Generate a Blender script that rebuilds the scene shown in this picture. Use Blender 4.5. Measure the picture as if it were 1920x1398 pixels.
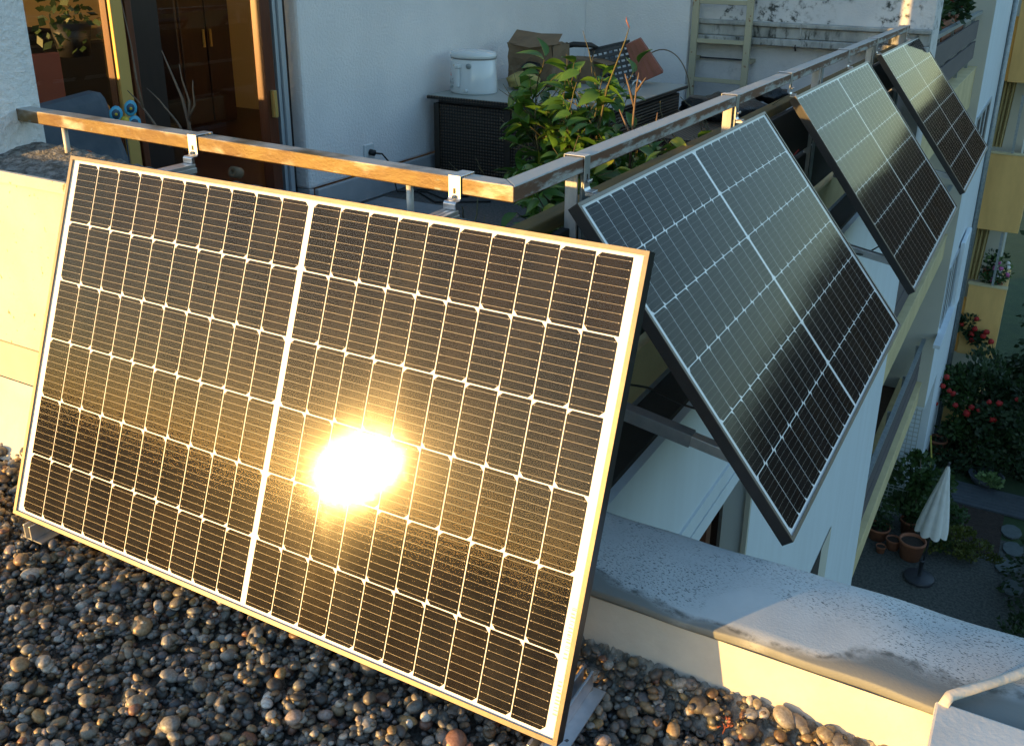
import bpy, bmesh, math, random
import numpy as np
from mathutils import Vector, Matrix
PI = math.pi
rnd = random.Random(7)
sc = bpy.context.scene
for o in list(bpy.data.objects): bpy.data.objects.remove(o)

# ---------------------------------------------------------------- camera
CAM = Vector((2.4198, -1.7439, 0.5729)); YAW, PITCH, ROLL = -0.49458, 0.36231, 0.01461
ca, sa, cb, sb, cc, sn = math.cos(YAW), math.sin(YAW), math.cos(PITCH), math.sin(PITCH), math.cos(ROLL), math.sin(ROLL)
fw = Vector((sa*cb, ca*cb, -sb)); r0 = Vector((ca, -sa, 0)); u0 = r0.cross(fw)
rt = cc*r0 + sn*u0; up = -sn*r0 + cc*u0
cd = bpy.data.cameras.new('camera'); cam = bpy.data.objects.new('camera', cd); sc.collection.objects.link(cam)
cam.matrix_world = Matrix(((rt.x, up.x, -fw.x, CAM.x), (rt.y, up.y, -fw.y, CAM.y), (rt.z, up.z, -fw.z, CAM.z), (0, 0, 0, 1)))
cd.sensor_width = 36; cd.sensor_fit = 'HORIZONTAL'; cd.lens = 1797.25/1920*36
cd.shift_x = (960-991.15)/1920; cd.shift_y = -(699-579.4)/1920
cd.clip_start = 0.05; cd.clip_end = 2000
sc.camera = cam
# ---------------------------------------------------------------- light
SUN_EL = math.radians(3.7); SUN_DX, SUN_DY = -0.554, -0.83      # horizontal direction towards the low evening sun
h = math.hypot(SUN_DX, SUN_DY)
sdir = Vector((SUN_DX/h*math.cos(SUN_EL), SUN_DY/h*math.cos(SUN_EL), math.sin(SUN_EL)))
w = bpy.data.worlds.new('World'); sc.world = w; w.use_nodes = True
wn = w.node_tree; bg = wn.nodes['Background']
sky = wn.nodes.new('ShaderNodeTexSky'); sky.sky_type = 'NISHITA'; sky.sun_disc = False
sky.sun_elevation = SUN_EL; sky.sun_rotation = math.atan2(sdir.x, sdir.y)
sky.air_density = 1.0; sky.dust_density = .5; sky.ozone_density = 1.9
wn.links.new(sky.outputs[0], bg.inputs[0]); bg.inputs[1].default_value = 0.15
sl = bpy.data.lights.new('sun', 'SUN'); sl.energy = 2.5; sl.angle = math.radians(0.5); sl.color = (1.0, 0.57, 0.165)
so = bpy.data.objects.new('sun', sl); sc.collection.objects.link(so)
so.rotation_euler = sdir.to_track_quat('Z', 'Y').to_euler(); so.location = (0, 0, 5)
sc.view_settings.view_transform = 'Standard'; sc.view_settings.look = 'None'
sc.view_settings.exposure = 2.3; sc.view_settings.gamma = 1; sc.view_settings.use_curve_mapping = False

# ---------------------------------------------------------------- materials
MATS = {}
def mat(name, col, rough=.6, metal=0., col2=None, nscale=8., contrast=1., nstretch=(1,1,1), bump=None, spec=.5, coat=0., detail=6., mask=None, extra=None, trans=0., local=False, vcol=None):
    if name in MATS: return MATS[name]
    m = bpy.data.materials.new(name); m.use_nodes = True; nt = m.node_tree; N = nt.nodes; L = nt.links
    p = N['Principled BSDF']; p.inputs['Roughness'].default_value = rough; p.inputs['Metallic'].default_value = metal
    p.inputs['Specular IOR Level'].default_value = spec; p.inputs['Base Color'].default_value = (*col, 1)
    if coat: p.inputs['Coat Weight'].default_value = coat; p.inputs['Coat Roughness'].default_value = .08
    if local: src = N.new('ShaderNodeTexCoord').outputs['Object']
    else: src = N.new('ShaderNodeNewGeometry').outputs['Position']
    mp = N.new('ShaderNodeMapping'); mp.inputs['Scale'].default_value = nstretch; L.new(src, mp.inputs[0])
    cur = None
    def noise(scale, det=detail, rg=.6):
        n = N.new('ShaderNodeTexNoise'); n.inputs['Scale'].default_value = scale; n.inputs['Detail'].default_value = det
        n.inputs['Roughness'].default_value = rg; L.new(mp.outputs[0], n.inputs[0]); return n
    def ramp(a, b, s):
        r = N.new('ShaderNodeMapRange'); r.inputs['From Min'].default_value = a; r.inputs['From Max'].default_value = b
        r.interpolation_type = 'SMOOTHSTEP'; L.new(s, r.inputs['Value']); return r.outputs['Result']
    def mix(f, a, b):
        x = N.new('ShaderNodeMix'); x.data_type = 'RGBA'
        if isinstance(f, float): x.inputs[0].default_value = f
        else: L.new(f, x.inputs[0])
        for i, v in ((6, a), (7, b)):
            if isinstance(v, tuple): x.inputs[i].default_value = (*v, 1)
            else: L.new(v, x.inputs[i])
        return x.outputs[2]
    env = dict(m=m, N=N, L=L, p=p, src=src, mp=mp, noise=noise, ramp=ramp, mix=mix)
    if vcol:
        a = N.new('ShaderNodeAttribute'); a.attribute_name = vcol; cur = a.outputs['Color']
        if col2: 
            f = ramp(.5-.25/contrast, .5+.25/contrast, noise(nscale).outputs[0]); x = N.new('ShaderNodeMix'); x.data_type='RGBA'; x.blend_type='MULTIPLY'
            x.inputs[0].default_value = 1; L.new(cur, x.inputs[6]); L.new(mix(f, (1,1,1), col2), x.inputs[7]); cur = x.outputs[2]
    elif col2:
        f = ramp(.5-.25/contrast, .5+.25/contrast, noise(nscale).outputs[0]); cur = mix(f, col, col2)
    if extra: cur = extra(env, cur if cur is not None else col)
    if cur is not None and not isinstance(cur, tuple): L.new(cur, p.inputs['Base Color'])
    if bump:
        b = N.new('ShaderNodeBump'); b.inputs['Strength'].default_value = bump[1]; b.inputs['Distance'].default_value = bump[2] if len(bump) > 2 else .004
        L.new(noise(bump[0], 4., .65).outputs[0], b.inputs['Height']); L.new(b.outputs[0], p.inputs['Normal'])
    if trans:
        t = N.new('ShaderNodeBsdfTranslucent'); s = N.new('ShaderNodeMixShader'); s.inputs[0].default_value = trans
        if cur is not None and not isinstance(cur, tuple): L.new(cur, t.inputs[0])
        else: t.inputs[0].default_value = (*col, 1)
        L.new(p.outputs[0], s.inputs[1]); L.new(t.outputs[0], s.inputs[2]); L.new(s.outputs[0], N['Material Output'].inputs[0])
    MATS[name] = m; return m

def stain_extra(colour, zlo, zhi, amount, scale, floor=None):      # grime gathering towards a height, broken by noise
    def f(e, cur):
        N, L = e['N'], e['L']
        sx = N.new('ShaderNodeSeparateXYZ'); L.new(e['src'], sx.inputs[0])
        g = e['ramp'](zhi, zlo, sx.outputs[2])
        if floor is not None:
            fm = N.new('ShaderNodeMath'); fm.operation = 'GREATER_THAN'; L.new(sx.outputs[2], fm.inputs[0]); fm.inputs[1].default_value = floor
            ad = N.new('ShaderNodeMath'); ad.operation = 'MULTIPLY_ADD'; ad.inputs[1].default_value = .88; ad.inputs[2].default_value = .12; L.new(fm.outputs[0], ad.inputs[0])
            gm_ = N.new('ShaderNodeMath'); gm_.operation = 'MULTIPLY'; L.new(g, gm_.inputs[0]); L.new(ad.outputs[0], gm_.inputs[1]); g = gm_.outputs[0]
        n = e['ramp'](.47, .72, e['noise'](scale, 10., .7).outputs[0])
        n2 = e['ramp'](.42, .62, e['noise'](scale*.25, 4., .5).outputs[0])
        m1 = N.new('ShaderNodeMath'); m1.operation = 'MULTIPLY'; L.new(g, m1.inputs[0]); L.new(n, m1.inputs[1])
        m3 = N.new('ShaderNodeMath'); m3.operation = 'MULTIPLY'; L.new(m1.outputs[0], m3.inputs[0]); L.new(n2, m3.inputs[1])
        m2 = N.new('ShaderNodeMath'); m2.operation = 'MULTIPLY'; m2.use_clamp = True; L.new(m3.outputs[0], m2.inputs[0]); m2.inputs[1].default_value = amount
        return e['mix'](m2.outputs[0], cur, colour)
    return f

M = dict(
 plaster = mat('white_render_plaster', (.82,.81,.81), .9, col2=(.74,.735,.74), nscale=2.5, bump=(60, .6, .015)),
 plaster_near = mat('coarse_white_render', (.80,.80,.80), .9, col2=(.70,.72,.73), nscale=30, bump=(48, .8, .02)),
 plaster_stain = mat('stained_render', (.66,.65,.65), .9, col2=(.56,.56,.57), nscale=3, bump=(60, .5, .012), extra=stain_extra((.07,.075,.07), -.0, .42, 2.6, 13., -.01)),
 ledge = mat('stained_concrete_ledge', (.48,.48,.46), .85, col2=(.26,.27,.26), nscale=6, nstretch=(1,1,.4), contrast=1.3, bump=(40,.4), extra=stain_extra((.05,.055,.05), -.13, 0.05, 2.2, 14.)),
 parapet_wall = mat('pale_cement_wall', (.62,.58,.47), .9, col2=(.54,.50,.40), nscale=5, bump=(90,.35,.006), extra=lambda e,c: e['mix'](e['ramp'](.64,.7,e['noise'](38,3.,.5).outputs[0]), c, (.30,.22,.13))),
 yellow_band = mat('yellow_painted_band', (.64,.58,.36), .8, col2=(.58,.52,.33), nscale=9, bump=(50,.2)),
 flashing = mat('grey_roof_flashing', (.42,.44,.46), .6, col2=(.32,.34,.36), nscale=4, bump=(10,.25,.01)),
 beige = mat('beige_flashing_felt', (.60,.56,.49), .85, col2=(.50,.46,.40), nscale=6, bump=(14,.4,.01)),
 parapet_top = mat('mossy_parapet_top', (.32,.31,.29), .95, col2=(.08,.075,.065), nscale=42, contrast=1.4, bump=(70,1.,.02)),
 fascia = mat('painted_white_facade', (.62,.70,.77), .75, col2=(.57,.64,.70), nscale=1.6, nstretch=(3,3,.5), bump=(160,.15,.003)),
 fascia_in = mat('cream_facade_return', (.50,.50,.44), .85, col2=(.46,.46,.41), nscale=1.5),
 yellow_par = mat('pale_yellow_parapet', (.60,.50,.28), .85, col2=(.46,.38,.21), nscale=2.6, bump=(60,.15)),
 yellow_deep = mat('ochre_yellow_render', (.74,.47,.17), .85, col2=(.60,.37,.13), nscale=1.8, nstretch=(2,2,.6), bump=(60,.15)),
 orange_deep = mat('ochre_orange_render', (.70,.34,.07), .85, col2=(.64,.31,.07), nscale=2),
 board = mat('grey_brown_balcony_board', (.115,.10,.105), .7, col2=(.09,.08,.085), nscale=5, nstretch=(1,.15,1), bump=(40,.2)),
 zinc = mat('galvanised_steel', (.34,.38,.40), .5, .6, col2=(.22,.26,.28), nscale=22, bump=(60,.15)),
 alu = mat('brushed_aluminium', (.62,.63,.65), .38, .85, col2=(.5,.52,.55), nscale=30, bump=(200,.08,.001)),
 alu_dull = mat('dull_aluminium_strut', (.30,.33,.36), .5, .7, col2=(.22,.25,.28), nscale=18),
 bolt = mat('zinc_bolt', (.45,.44,.42), .35, .9),
 frame_black = mat('black_anodised_frame', (.035,.035,.037), .38, .35, col2=(.028,.028,.03), nscale=30, bump=(120,.05,.001)),
 frame_lip = mat('sunlit_black_frame_lip', (.15,.125,.10), .42, .65, col2=(.12,.10,.085), nscale=40),  # black frame's front lip, warm sunlight put into its colour
 backsheet = mat('white_backsheet', (.80,.80,.80), .5),
 wire = mat('silver_ribbon_wire', (.30,.28,.26), .5, .3),
 post_light = mat('weathered_flat_post', (.50,.50,.48), .7, .1, col2=(.34,.34,.33), nscale=30, nstretch=(1,1,.3), bump=(60,.3)),
 post_round = mat('pale_round_post', (.55,.54,.50), .5, .2, col2=(.42,.41,.38), nscale=30),
 timber = mat('mossy_wet_timber', (.16,.10,.02), .8, col2=(.05,.045,.015), nscale=18, nstretch=(1,.2,1), bump=(40,.5)),
 dark_timber = mat('shaded_weathered_board', (.035,.033,.032), .8, col2=(.02,.02,.02), nscale=8, nstretch=(1,.2,1), bump=(40,.3)),  # side boards below the rail, shadow put into their dark colour
 brown_frame = mat('varnished_brown_door_frame', (.12,.032,.012), .35, col2=(.075,.02,.008), nscale=10, nstretch=(4,4,.3), coat=.4),
 dark_frame = mat('dark_brown_door_frame', (.022,.012,.010), .35, col2=(.014,.008,.007), nscale=10, nstretch=(4,4,.3), coat=.3),
 brass_sungold = mat('brass_and_gold_light', (.50,.33,.10), .45, .3),  # metal fittings; on strips and blind the gold stands for sunlight
 silver = mat('silver_seal_strip', (.45,.50,.55), .4, .5),
 tile = mat('terrace_floor_chippings', (.05,.05,.048), .9, col2=(.11,.105,.10), nscale=60, contrast=1.5, bump=(80,.6,.01)),
 slab = mat('blue_grey_paving_slab', (.20,.23,.25), .8, col2=(.16,.18,.2), nscale=12, bump=(60,.2)),
 rattan_frame = mat('black_rattan_edge', (.035,.026,.018), .45, col2=(.02,.015,.01), nscale=30),
 terracotta = mat('terracotta', (.30,.11,.055), .8, col2=(.22,.085,.045), nscale=9, bump=(50,.2)),
 soil = mat('dark_potting_soil', (.022,.016,.012), .95, col2=(.05,.035,.025), nscale=40, bump=(60,.8,.02)),
 white_plastic = mat('glossy_white_plastic', (.66,.69,.70), .22, coat=.5),
 grey_plastic = mat('grey_plastic', (.30,.34,.34), .35),
 red_print = mat('red_print', (.55,.05,.04), .5), grey_print = mat('grey_print', (.25,.25,.25), .5),
 kraft = mat('brown_kraft_paper', (.21,.145,.085), .85, col2=(.165,.112,.066), nscale=11, bump=(16,.5,.01)),
 cloth = mat('yellow_cotton_cloth', (.42,.34,.11), .9, col2=(.32,.26,.09), nscale=12, bump=(26,.6,.01)),
 black_plastic = mat('black_plastic', (.012,.012,.013), .45), tarp = mat('crumpled_black_sheet', (.012,.014,.015), .38, bump=(14,.9,.02)),
 red_plastic = mat('red_brown_plastic', (.27,.075,.045), .5, col2=(.21,.06,.035), nscale=9),
 ladder = mat('cream_painted_ladder', (.44,.41,.29), .6, .1, extra=lambda e,c: e['mix'](e['ramp'](.60,.66,e['noise'](11,8.,.7).outputs[0]), c, (.20,.07,.025))),
 leaf = mat('glossy_citrus_leaf', (.048,.125,.018), .42, col2=(.085,.18,.025), nscale=7, trans=.28, spec=.5),
 leaf_yellow = mat('yellowing_leaf', (.30,.32,.03), .45, col2=(.16,.22,.02), nscale=9, trans=.3),
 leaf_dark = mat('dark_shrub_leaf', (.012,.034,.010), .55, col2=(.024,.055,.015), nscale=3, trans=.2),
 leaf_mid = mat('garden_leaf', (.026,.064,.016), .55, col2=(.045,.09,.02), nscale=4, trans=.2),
 leaf_pale = mat('pale_variegated_leaf', (.16,.24,.09), .6, col2=(.09,.17,.05), nscale=6, trans=.2),
 leaf_gold = mat('golden_shrub_leaf', (.11,.12,.018), .6, col2=(.065,.09,.015), nscale=5, trans=.2),
 stem = mat('green_brown_stem', (.09,.085,.03), .7, col2=(.06,.05,.025), nscale=14),
 twig = mat('bare_brown_twig', (.14,.10,.07), .75, col2=(.085,.055,.04), nscale=20),
 red_flower = mat('red_geranium_petal', (.40,.012,.01), .7, col2=(.20,.006,.006), nscale=14),
 pink_flower = mat('pink_petal', (.45,.10,.28), .6, col2=(.35,.07,.2), nscale=14), white_flower = mat('white_petal', (.6,.6,.58), .6),
 cream_wall = mat('cream_room_wall', (.72,.60,.34), .85), wood = mat('brown_cabinet_wood', (.045,.018,.010), .45, col2=(.03,.013,.008), nscale=7, nstretch=(3,3,.3)),
 dark_fabric = mat('black_sofa_fabric', (.012,.012,.013), .9), terra_panel = mat('rust_red_chair_back', (.30,.075,.035), .75),
 denim = mat('grey_blue_cushion_fabric', (.085,.105,.13), .95, col2=(.06,.08,.105), nscale=15, bump=(50,.3)),
 blue_pl = mat('sky_blue_petal', (.05,.33,.52), .5), blue_dk = mat('navy_petal', (.01,.045,.09), .5), yel_pl = mat('yellow_centre', (.5,.38,.03), .5),
 curtain = mat('striped_yellow_curtain', (.44,.36,.17), .9, col2=(.30,.235,.10), nscale=7, nstretch=(4,4,.05), contrast=2.),
 umbrella = mat('cream_parasol_cloth', (.64,.66,.66), .9, col2=(.56,.58,.57), nscale=8), iron = mat('dark_iron', (.03,.035,.045), .5),
 paving = mat('exposed_aggregate_paving', (.04,.045,.042), .95, col2=(.095,.10,.092), nscale=22, contrast=1.7, bump=(30,.6,.02)),
 garden_soil = mat('bare_garden_soil', (.022,.014,.011), .95, col2=(.045,.03,.023), nscale=14, bump=(20,.8,.03)),
 grass = mat('dark_lawn', (.02,.045,.016), .95, col2=(.035,.065,.02), nscale=3, bump=(30,.6,.03)),
 decking = mat('slate_grey_decking', (.07,.085,.10), .7, col2=(.055,.065,.08), nscale=6), stone = mat('grey_stepping_stone', (.10,.125,.13), .85, col2=(.075,.095,.10), nscale=9, bump=(30,.3)),
 hose = mat('yellow_hose', (.40,.34,.05), .5), cable = mat('black_cable', (.008,.008,.008), .5), red_cable = mat('red_cable', (.25,.02,.012), .5),
 hill = mat('far_dark_woodland', (.003,.005,.002), 1., col2=(.005,.008,.003), nscale=.12), lattice = mat('pale_lattice_bar', (.34,.38,.38), .7),
 wood_floor = mat('brown_wooden_floor', (.07,.03,.016), .6, col2=(.05,.022,.012), nscale=5, nstretch=(.3,3,1)),
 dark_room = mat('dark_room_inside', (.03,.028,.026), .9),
)
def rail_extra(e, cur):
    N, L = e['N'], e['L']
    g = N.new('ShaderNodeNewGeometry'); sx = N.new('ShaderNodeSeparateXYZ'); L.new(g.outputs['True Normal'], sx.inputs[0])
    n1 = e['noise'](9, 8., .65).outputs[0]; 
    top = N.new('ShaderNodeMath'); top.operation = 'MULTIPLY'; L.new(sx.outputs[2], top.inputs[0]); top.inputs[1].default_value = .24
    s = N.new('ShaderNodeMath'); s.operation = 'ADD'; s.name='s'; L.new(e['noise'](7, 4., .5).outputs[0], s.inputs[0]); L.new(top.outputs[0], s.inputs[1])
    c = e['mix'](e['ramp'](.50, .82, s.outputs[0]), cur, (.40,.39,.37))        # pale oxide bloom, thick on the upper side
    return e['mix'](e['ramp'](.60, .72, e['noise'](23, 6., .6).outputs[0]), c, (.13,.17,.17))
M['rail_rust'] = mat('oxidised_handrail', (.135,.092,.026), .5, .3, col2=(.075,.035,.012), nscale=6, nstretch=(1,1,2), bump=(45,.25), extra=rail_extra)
def rail2_extra(e, cur):
    N, L = e['N'], e['L']
    g = N.new('ShaderNodeNewGeometry'); sx = N.new('ShaderNodeSeparateXYZ'); L.new(g.outputs['True Normal'], sx.inputs[0])
    sp = N.new('ShaderNodeSeparateXYZ'); L.new(e['src'], sp.inputs[0])
    low = e['ramp'](.030, .004, sp.outputs[2]); n1 = e['noise'](14, 8., .7).outputs[0]
    a = N.new('ShaderNodeMath'); a.operation = 'MULTIPLY_ADD'; L.new(low, a.inputs[0]); a.inputs[1].default_value = .16; L.new(n1, a.inputs[2])
    b = N.new('ShaderNodeMath'); b.operation = 'MULTIPLY_ADD'; L.new(sx.outputs[2], b.inputs[0]); b.inputs[1].default_value = .5; L.new(a.outputs[0], b.inputs[2])
    return e['mix'](e['ramp'](.52, .70, b.outputs[0]), cur, (.37,.385,.38))
M['rail_side'] = mat('weathered_side_handrail', (.17,.075,.04), .6, .2, col2=(.10,.055,.035), nscale=5, nstretch=(1,.5,2), bump=(45,.3), extra=rail2_extra)
def coping_extra(e, cur):
    N, L = e['N'], e['L']
    v = N.new('ShaderNodeTexNoise'); v.inputs['Scale'].default_value = 230; v.inputs['Detail'].default_value = 2
    mp = N.new('ShaderNodeMapping'); mp.inputs['Rotation'].default_value = (0,0,.5); mp.inputs['Scale'].default_value = (.6,1.3,1); L.new(e['src'], mp.inputs[0]); L.new(mp.outputs[0], v.inputs[0])
    n = e['ramp'](.36, .58, e['noise'](5, 3., .5).outputs[0])
    s = N.new('ShaderNodeMath'); s.operation = 'MULTIPLY'; L.new(e['ramp'](.57, .63, v.outputs[0]), s.inputs[0]); L.new(n, s.inputs[1])
    c = e['mix'](s.outputs[0], cur, (.10,.12,.13))
    # wandering tide mark near the inner edge
    sp = N.new('ShaderNodeSeparateXYZ'); L.new(e['src'], sp.inputs[0])
    wv = N.new('ShaderNodeTexNoise'); wv.inputs['Scale'].default_value = 2.6; wv.inputs['Detail'].default_value = 3; L.new(e['src'], wv.inputs[0])
    a = N.new('ShaderNodeMath'); a.operation = 'MULTIPLY_ADD'; L.new(wv.outputs[0], a.inputs[0]); a.inputs[1].default_value = -.34; L.new(sp.outputs[1], a.inputs[2])
    tide = e['ramp'](-.085, -.125, a.outputs[0]); c = e['mix'](tide, c, (.17,.18,.175))
    edge = N.new('ShaderNodeMath'); edge.operation = 'ABSOLUTE'; s2 = N.new('ShaderNodeMath'); s2.operation = 'ADD'; s2.inputs[1].default_value = .10; L.new(a.outputs[0], s2.inputs[0]); L.new(s2.outputs[0], edge.inputs[0])
    e2 = N.new('ShaderNodeMath'); e2.operation = 'MULTIPLY'; L.new(e['ramp'](.018, .0, edge.outputs[0]), e2.inputs[0]); L.new(e['ramp'](.35,.7,e['noise'](30,5.,.6).outputs[0]), e2.inputs[1])
    return e['mix'](e2.outputs[0], c, (.08,.085,.08))
M['coping'] = mat('speckled_metal_coping', (.50,.53,.54), .62, .15, col2=(.36,.39,.41), nscale=4, bump=(150,.25,.003), extra=coping_extra)
def cell_extra(e, cur):
    N, L = e['N'], e['L']
    o = N.new('ShaderNodeObjectInfo'); cr = N.new('ShaderNodeValToRGB'); L.new(o.outputs['Random'], cr.inputs[0])
    els = cr.color_ramp.elements; els[0].color = (.0055,.006,.0085,1); els[1].color = (.008,.0068,.0066,1)
    x = els.new(.5); x.color = (.006,.007,.009,1); x = els.new(.75); x.color = (.0075,.0068,.0075,1)
    return cr.outputs[0]
M['cell'] = mat('dark_silicon_cell', (.012,.012,.016), .6, spec=.0, extra=cell_extra)
def glass_mat(name, r1, r2, gain, sparkle):            # coated panel glass: clear sheet with a soft satin reflection
    m = bpy.data.materials.new(name); m.use_nodes = True; N = m.node_tree.nodes; L = m.node_tree.links; N.clear()
    out = N.new('ShaderNodeOutputMaterial'); mx = N.new('ShaderNodeMixShader'); tr = N.new('ShaderNodeBsdfTransparent')
    g1 = N.new('ShaderNodeBsdfGlossy'); g2 = N.new('ShaderNodeBsdfGlossy'); gm = N.new('ShaderNodeMixShader'); gm.inputs[0].default_value = .15
    g1.inputs['Roughness'].default_value = r1; g2.inputs['Roughness'].default_value = r2
    fr = N.new('ShaderNodeFresnel'); gb = N.new('ShaderNodeNewGeometry'); io = N.new('ShaderNodeMapRange'); io.inputs['To Min'].default_value = 1.45; io.inputs['To Max'].default_value = 1/1.45; L.new(gb.outputs['Backfacing'], io.inputs['Value']); L.new(io.outputs[0], fr.inputs[0]); mu = N.new('ShaderNodeMath'); mu.operation = 'MULTIPLY'; mu.use_clamp = True; mu.inputs[1].default_value = gain
    tc = N.new('ShaderNodeTexCoord'); nz = N.new('ShaderNodeTexNoise'); nz.inputs['Scale'].default_value = 1500; nz.inputs['Detail'].default_value = 2
    mpp = N.new('ShaderNodeMapping'); mpp.inputs['Scale'].default_value = (.35,1.6,1); mpp.inputs['Rotation'].default_value = (0,0,.12); L.new(tc.outputs['Object'], mpp.inputs[0]); L.new(mpp.outputs[0], nz.inputs[0]); bp = N.new('ShaderNodeBump'); bp.inputs['Strength'].default_value = sparkle; bp.inputs['Distance'].default_value = .0003
    L.new(nz.outputs[0], bp.inputs['Height']); L.new(bp.outputs[0], g1.inputs['Normal']); L.new(bp.outputs[0], g2.inputs['Normal'])
    if sparkle:
        sm = N.new('ShaderNodeTexNoise'); sm.inputs['Scale'].default_value = 7; sm.inputs['Detail'].default_value = 8; sm.inputs['Roughness'].default_value = .7; smp = N.new('ShaderNodeMapping'); smp.inputs['Scale'].default_value = (1,.5,1); smp.inputs['Rotation'].default_value = (0,0,.5)
        L.new(tc.outputs['Object'], smp.inputs[0]); L.new(smp.outputs[0], sm.inputs[0]); rr_ = N.new('ShaderNodeMapRange'); rr_.inputs['From Min'].default_value = .35; rr_.inputs['From Max'].default_value = .7; rr_.inputs['To Min'].default_value = r1*.85; rr_.inputs['To Max'].default_value = r1*1.5
        L.new(sm.outputs[0], rr_.inputs['Value']); L.new(rr_.outputs[0], g1.inputs['Roughness'])
        tg = N.new('ShaderNodeTangent'); tg.direction_type = 'UV_MAP'; tg.uv_map = 'UVMap'
        g1.inputs['Anisotropy'].default_value = .75; L.new(tg.outputs[0], g1.inputs['Tangent'])
    L.new(fr.outputs[0], mu.inputs[0]); L.new(mu.outputs[0], mx.inputs[0]); L.new(g1.outputs[0], gm.inputs[1]); L.new(g2.outputs[0], gm.inputs[2])
    L.new(tr.outputs[0], mx.inputs[1]); L.new(gm.outputs[0], mx.inputs[2]); 
    if sparkle:      # thin dust film with denser smears and a few dried specks
        df = N.new('ShaderNodeBsdfDiffuse'); df.inputs[0].default_value = (.50,.43,.34,1); dm = N.new('ShaderNodeMixShader')
        f1 = N.new('ShaderNodeMapRange'); f1.inputs['From Min'].default_value = .42; f1.inputs['From Max'].default_value = .75; f1.inputs['To Min'].default_value = .007; f1.inputs['To Max'].default_value = .035; L.new(sm.outputs[0], f1.inputs['Value'])
        sp_ = N.new('ShaderNodeTexNoise'); sp_.inputs['Scale'].default_value = 95; sp_.inputs['Detail'].default_value = 2; L.new(smp.outputs[0], sp_.inputs[0])
        f2 = N.new('ShaderNodeMapRange'); f2.inputs['From Min'].default_value = .76; f2.inputs['From Max'].default_value = .80; f2.inputs['To Max'].default_value = .35; L.new(sp_.outputs[0], f2.inputs['Value'])
        ad = N.new('ShaderNodeMath'); ad.operation = 'ADD'; ad.use_clamp = True; L.new(f1.outputs[0], ad.inputs[0]); L.new(f2.outputs[0], ad.inputs[1])
        L.new(ad.outputs[0], dm.inputs[0]); L.new(mx.outputs[0], dm.inputs[1]); L.new(df.outputs[0], dm.inputs[2]); L.new(dm.outputs[0], out.inputs[0])
    else: L.new(mx.outputs[0], out.inputs[0])
    MATS[name] = m; return m
M['glass'] = glass_mat('satin_panel_glass', .028, .150, .52, .066)
M['window'] = glass_mat('window_glass', .0, .02, 1.0, .0)
def weave_mat():
    m = bpy.data.materials.new('black_rattan_weave'); m.use_nodes = True; N = m.node_tree.nodes; L = m.node_tree.links; p = N['Principled BSDF']
    p.inputs['Roughness'].default_value = .4
    g = N.new('ShaderNodeNewGeometry'); mp = N.new('ShaderNodeMapping'); L.new(g.outputs['Position'], mp.inputs[0])
    outs = []
    for ax, sc_ in (('X', 46.), ('Z', 46.)):
        wv = N.new('ShaderNodeTexWave'); wv.bands_direction = ax; wv.inputs['Scale'].default_value = sc_/3.2; wv.inputs['Distortion'].default_value = .3; L.new(mp.outputs[0], wv.inputs[0]); outs.append(wv.outputs[0])
    mu = N.new('ShaderNodeMath'); mu.operation = 'MULTIPLY'; L.new(outs[0], mu.inputs[0]); L.new(outs[1], mu.inputs[1])
    cr = N.new('ShaderNodeValToRGB'); cr.color_ramp.elements[0].color = (.008,.006,.005,1); cr.color_ramp.elements[1].color = (.11,.075,.045,1); L.new(mu.outputs[0], cr.inputs[0]); L.new(cr.outputs[0], p.inputs[0])
    b = N.new('ShaderNodeBump'); b.inputs['Strength'].default_value = .8; b.inputs['Distance'].default_value = .006; L.new(mu.outputs[0], b.inputs['Height']); L.new(b.outputs[0], p.inputs['Normal'])
    return m
M['rattan'] = weave_mat()
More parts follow.
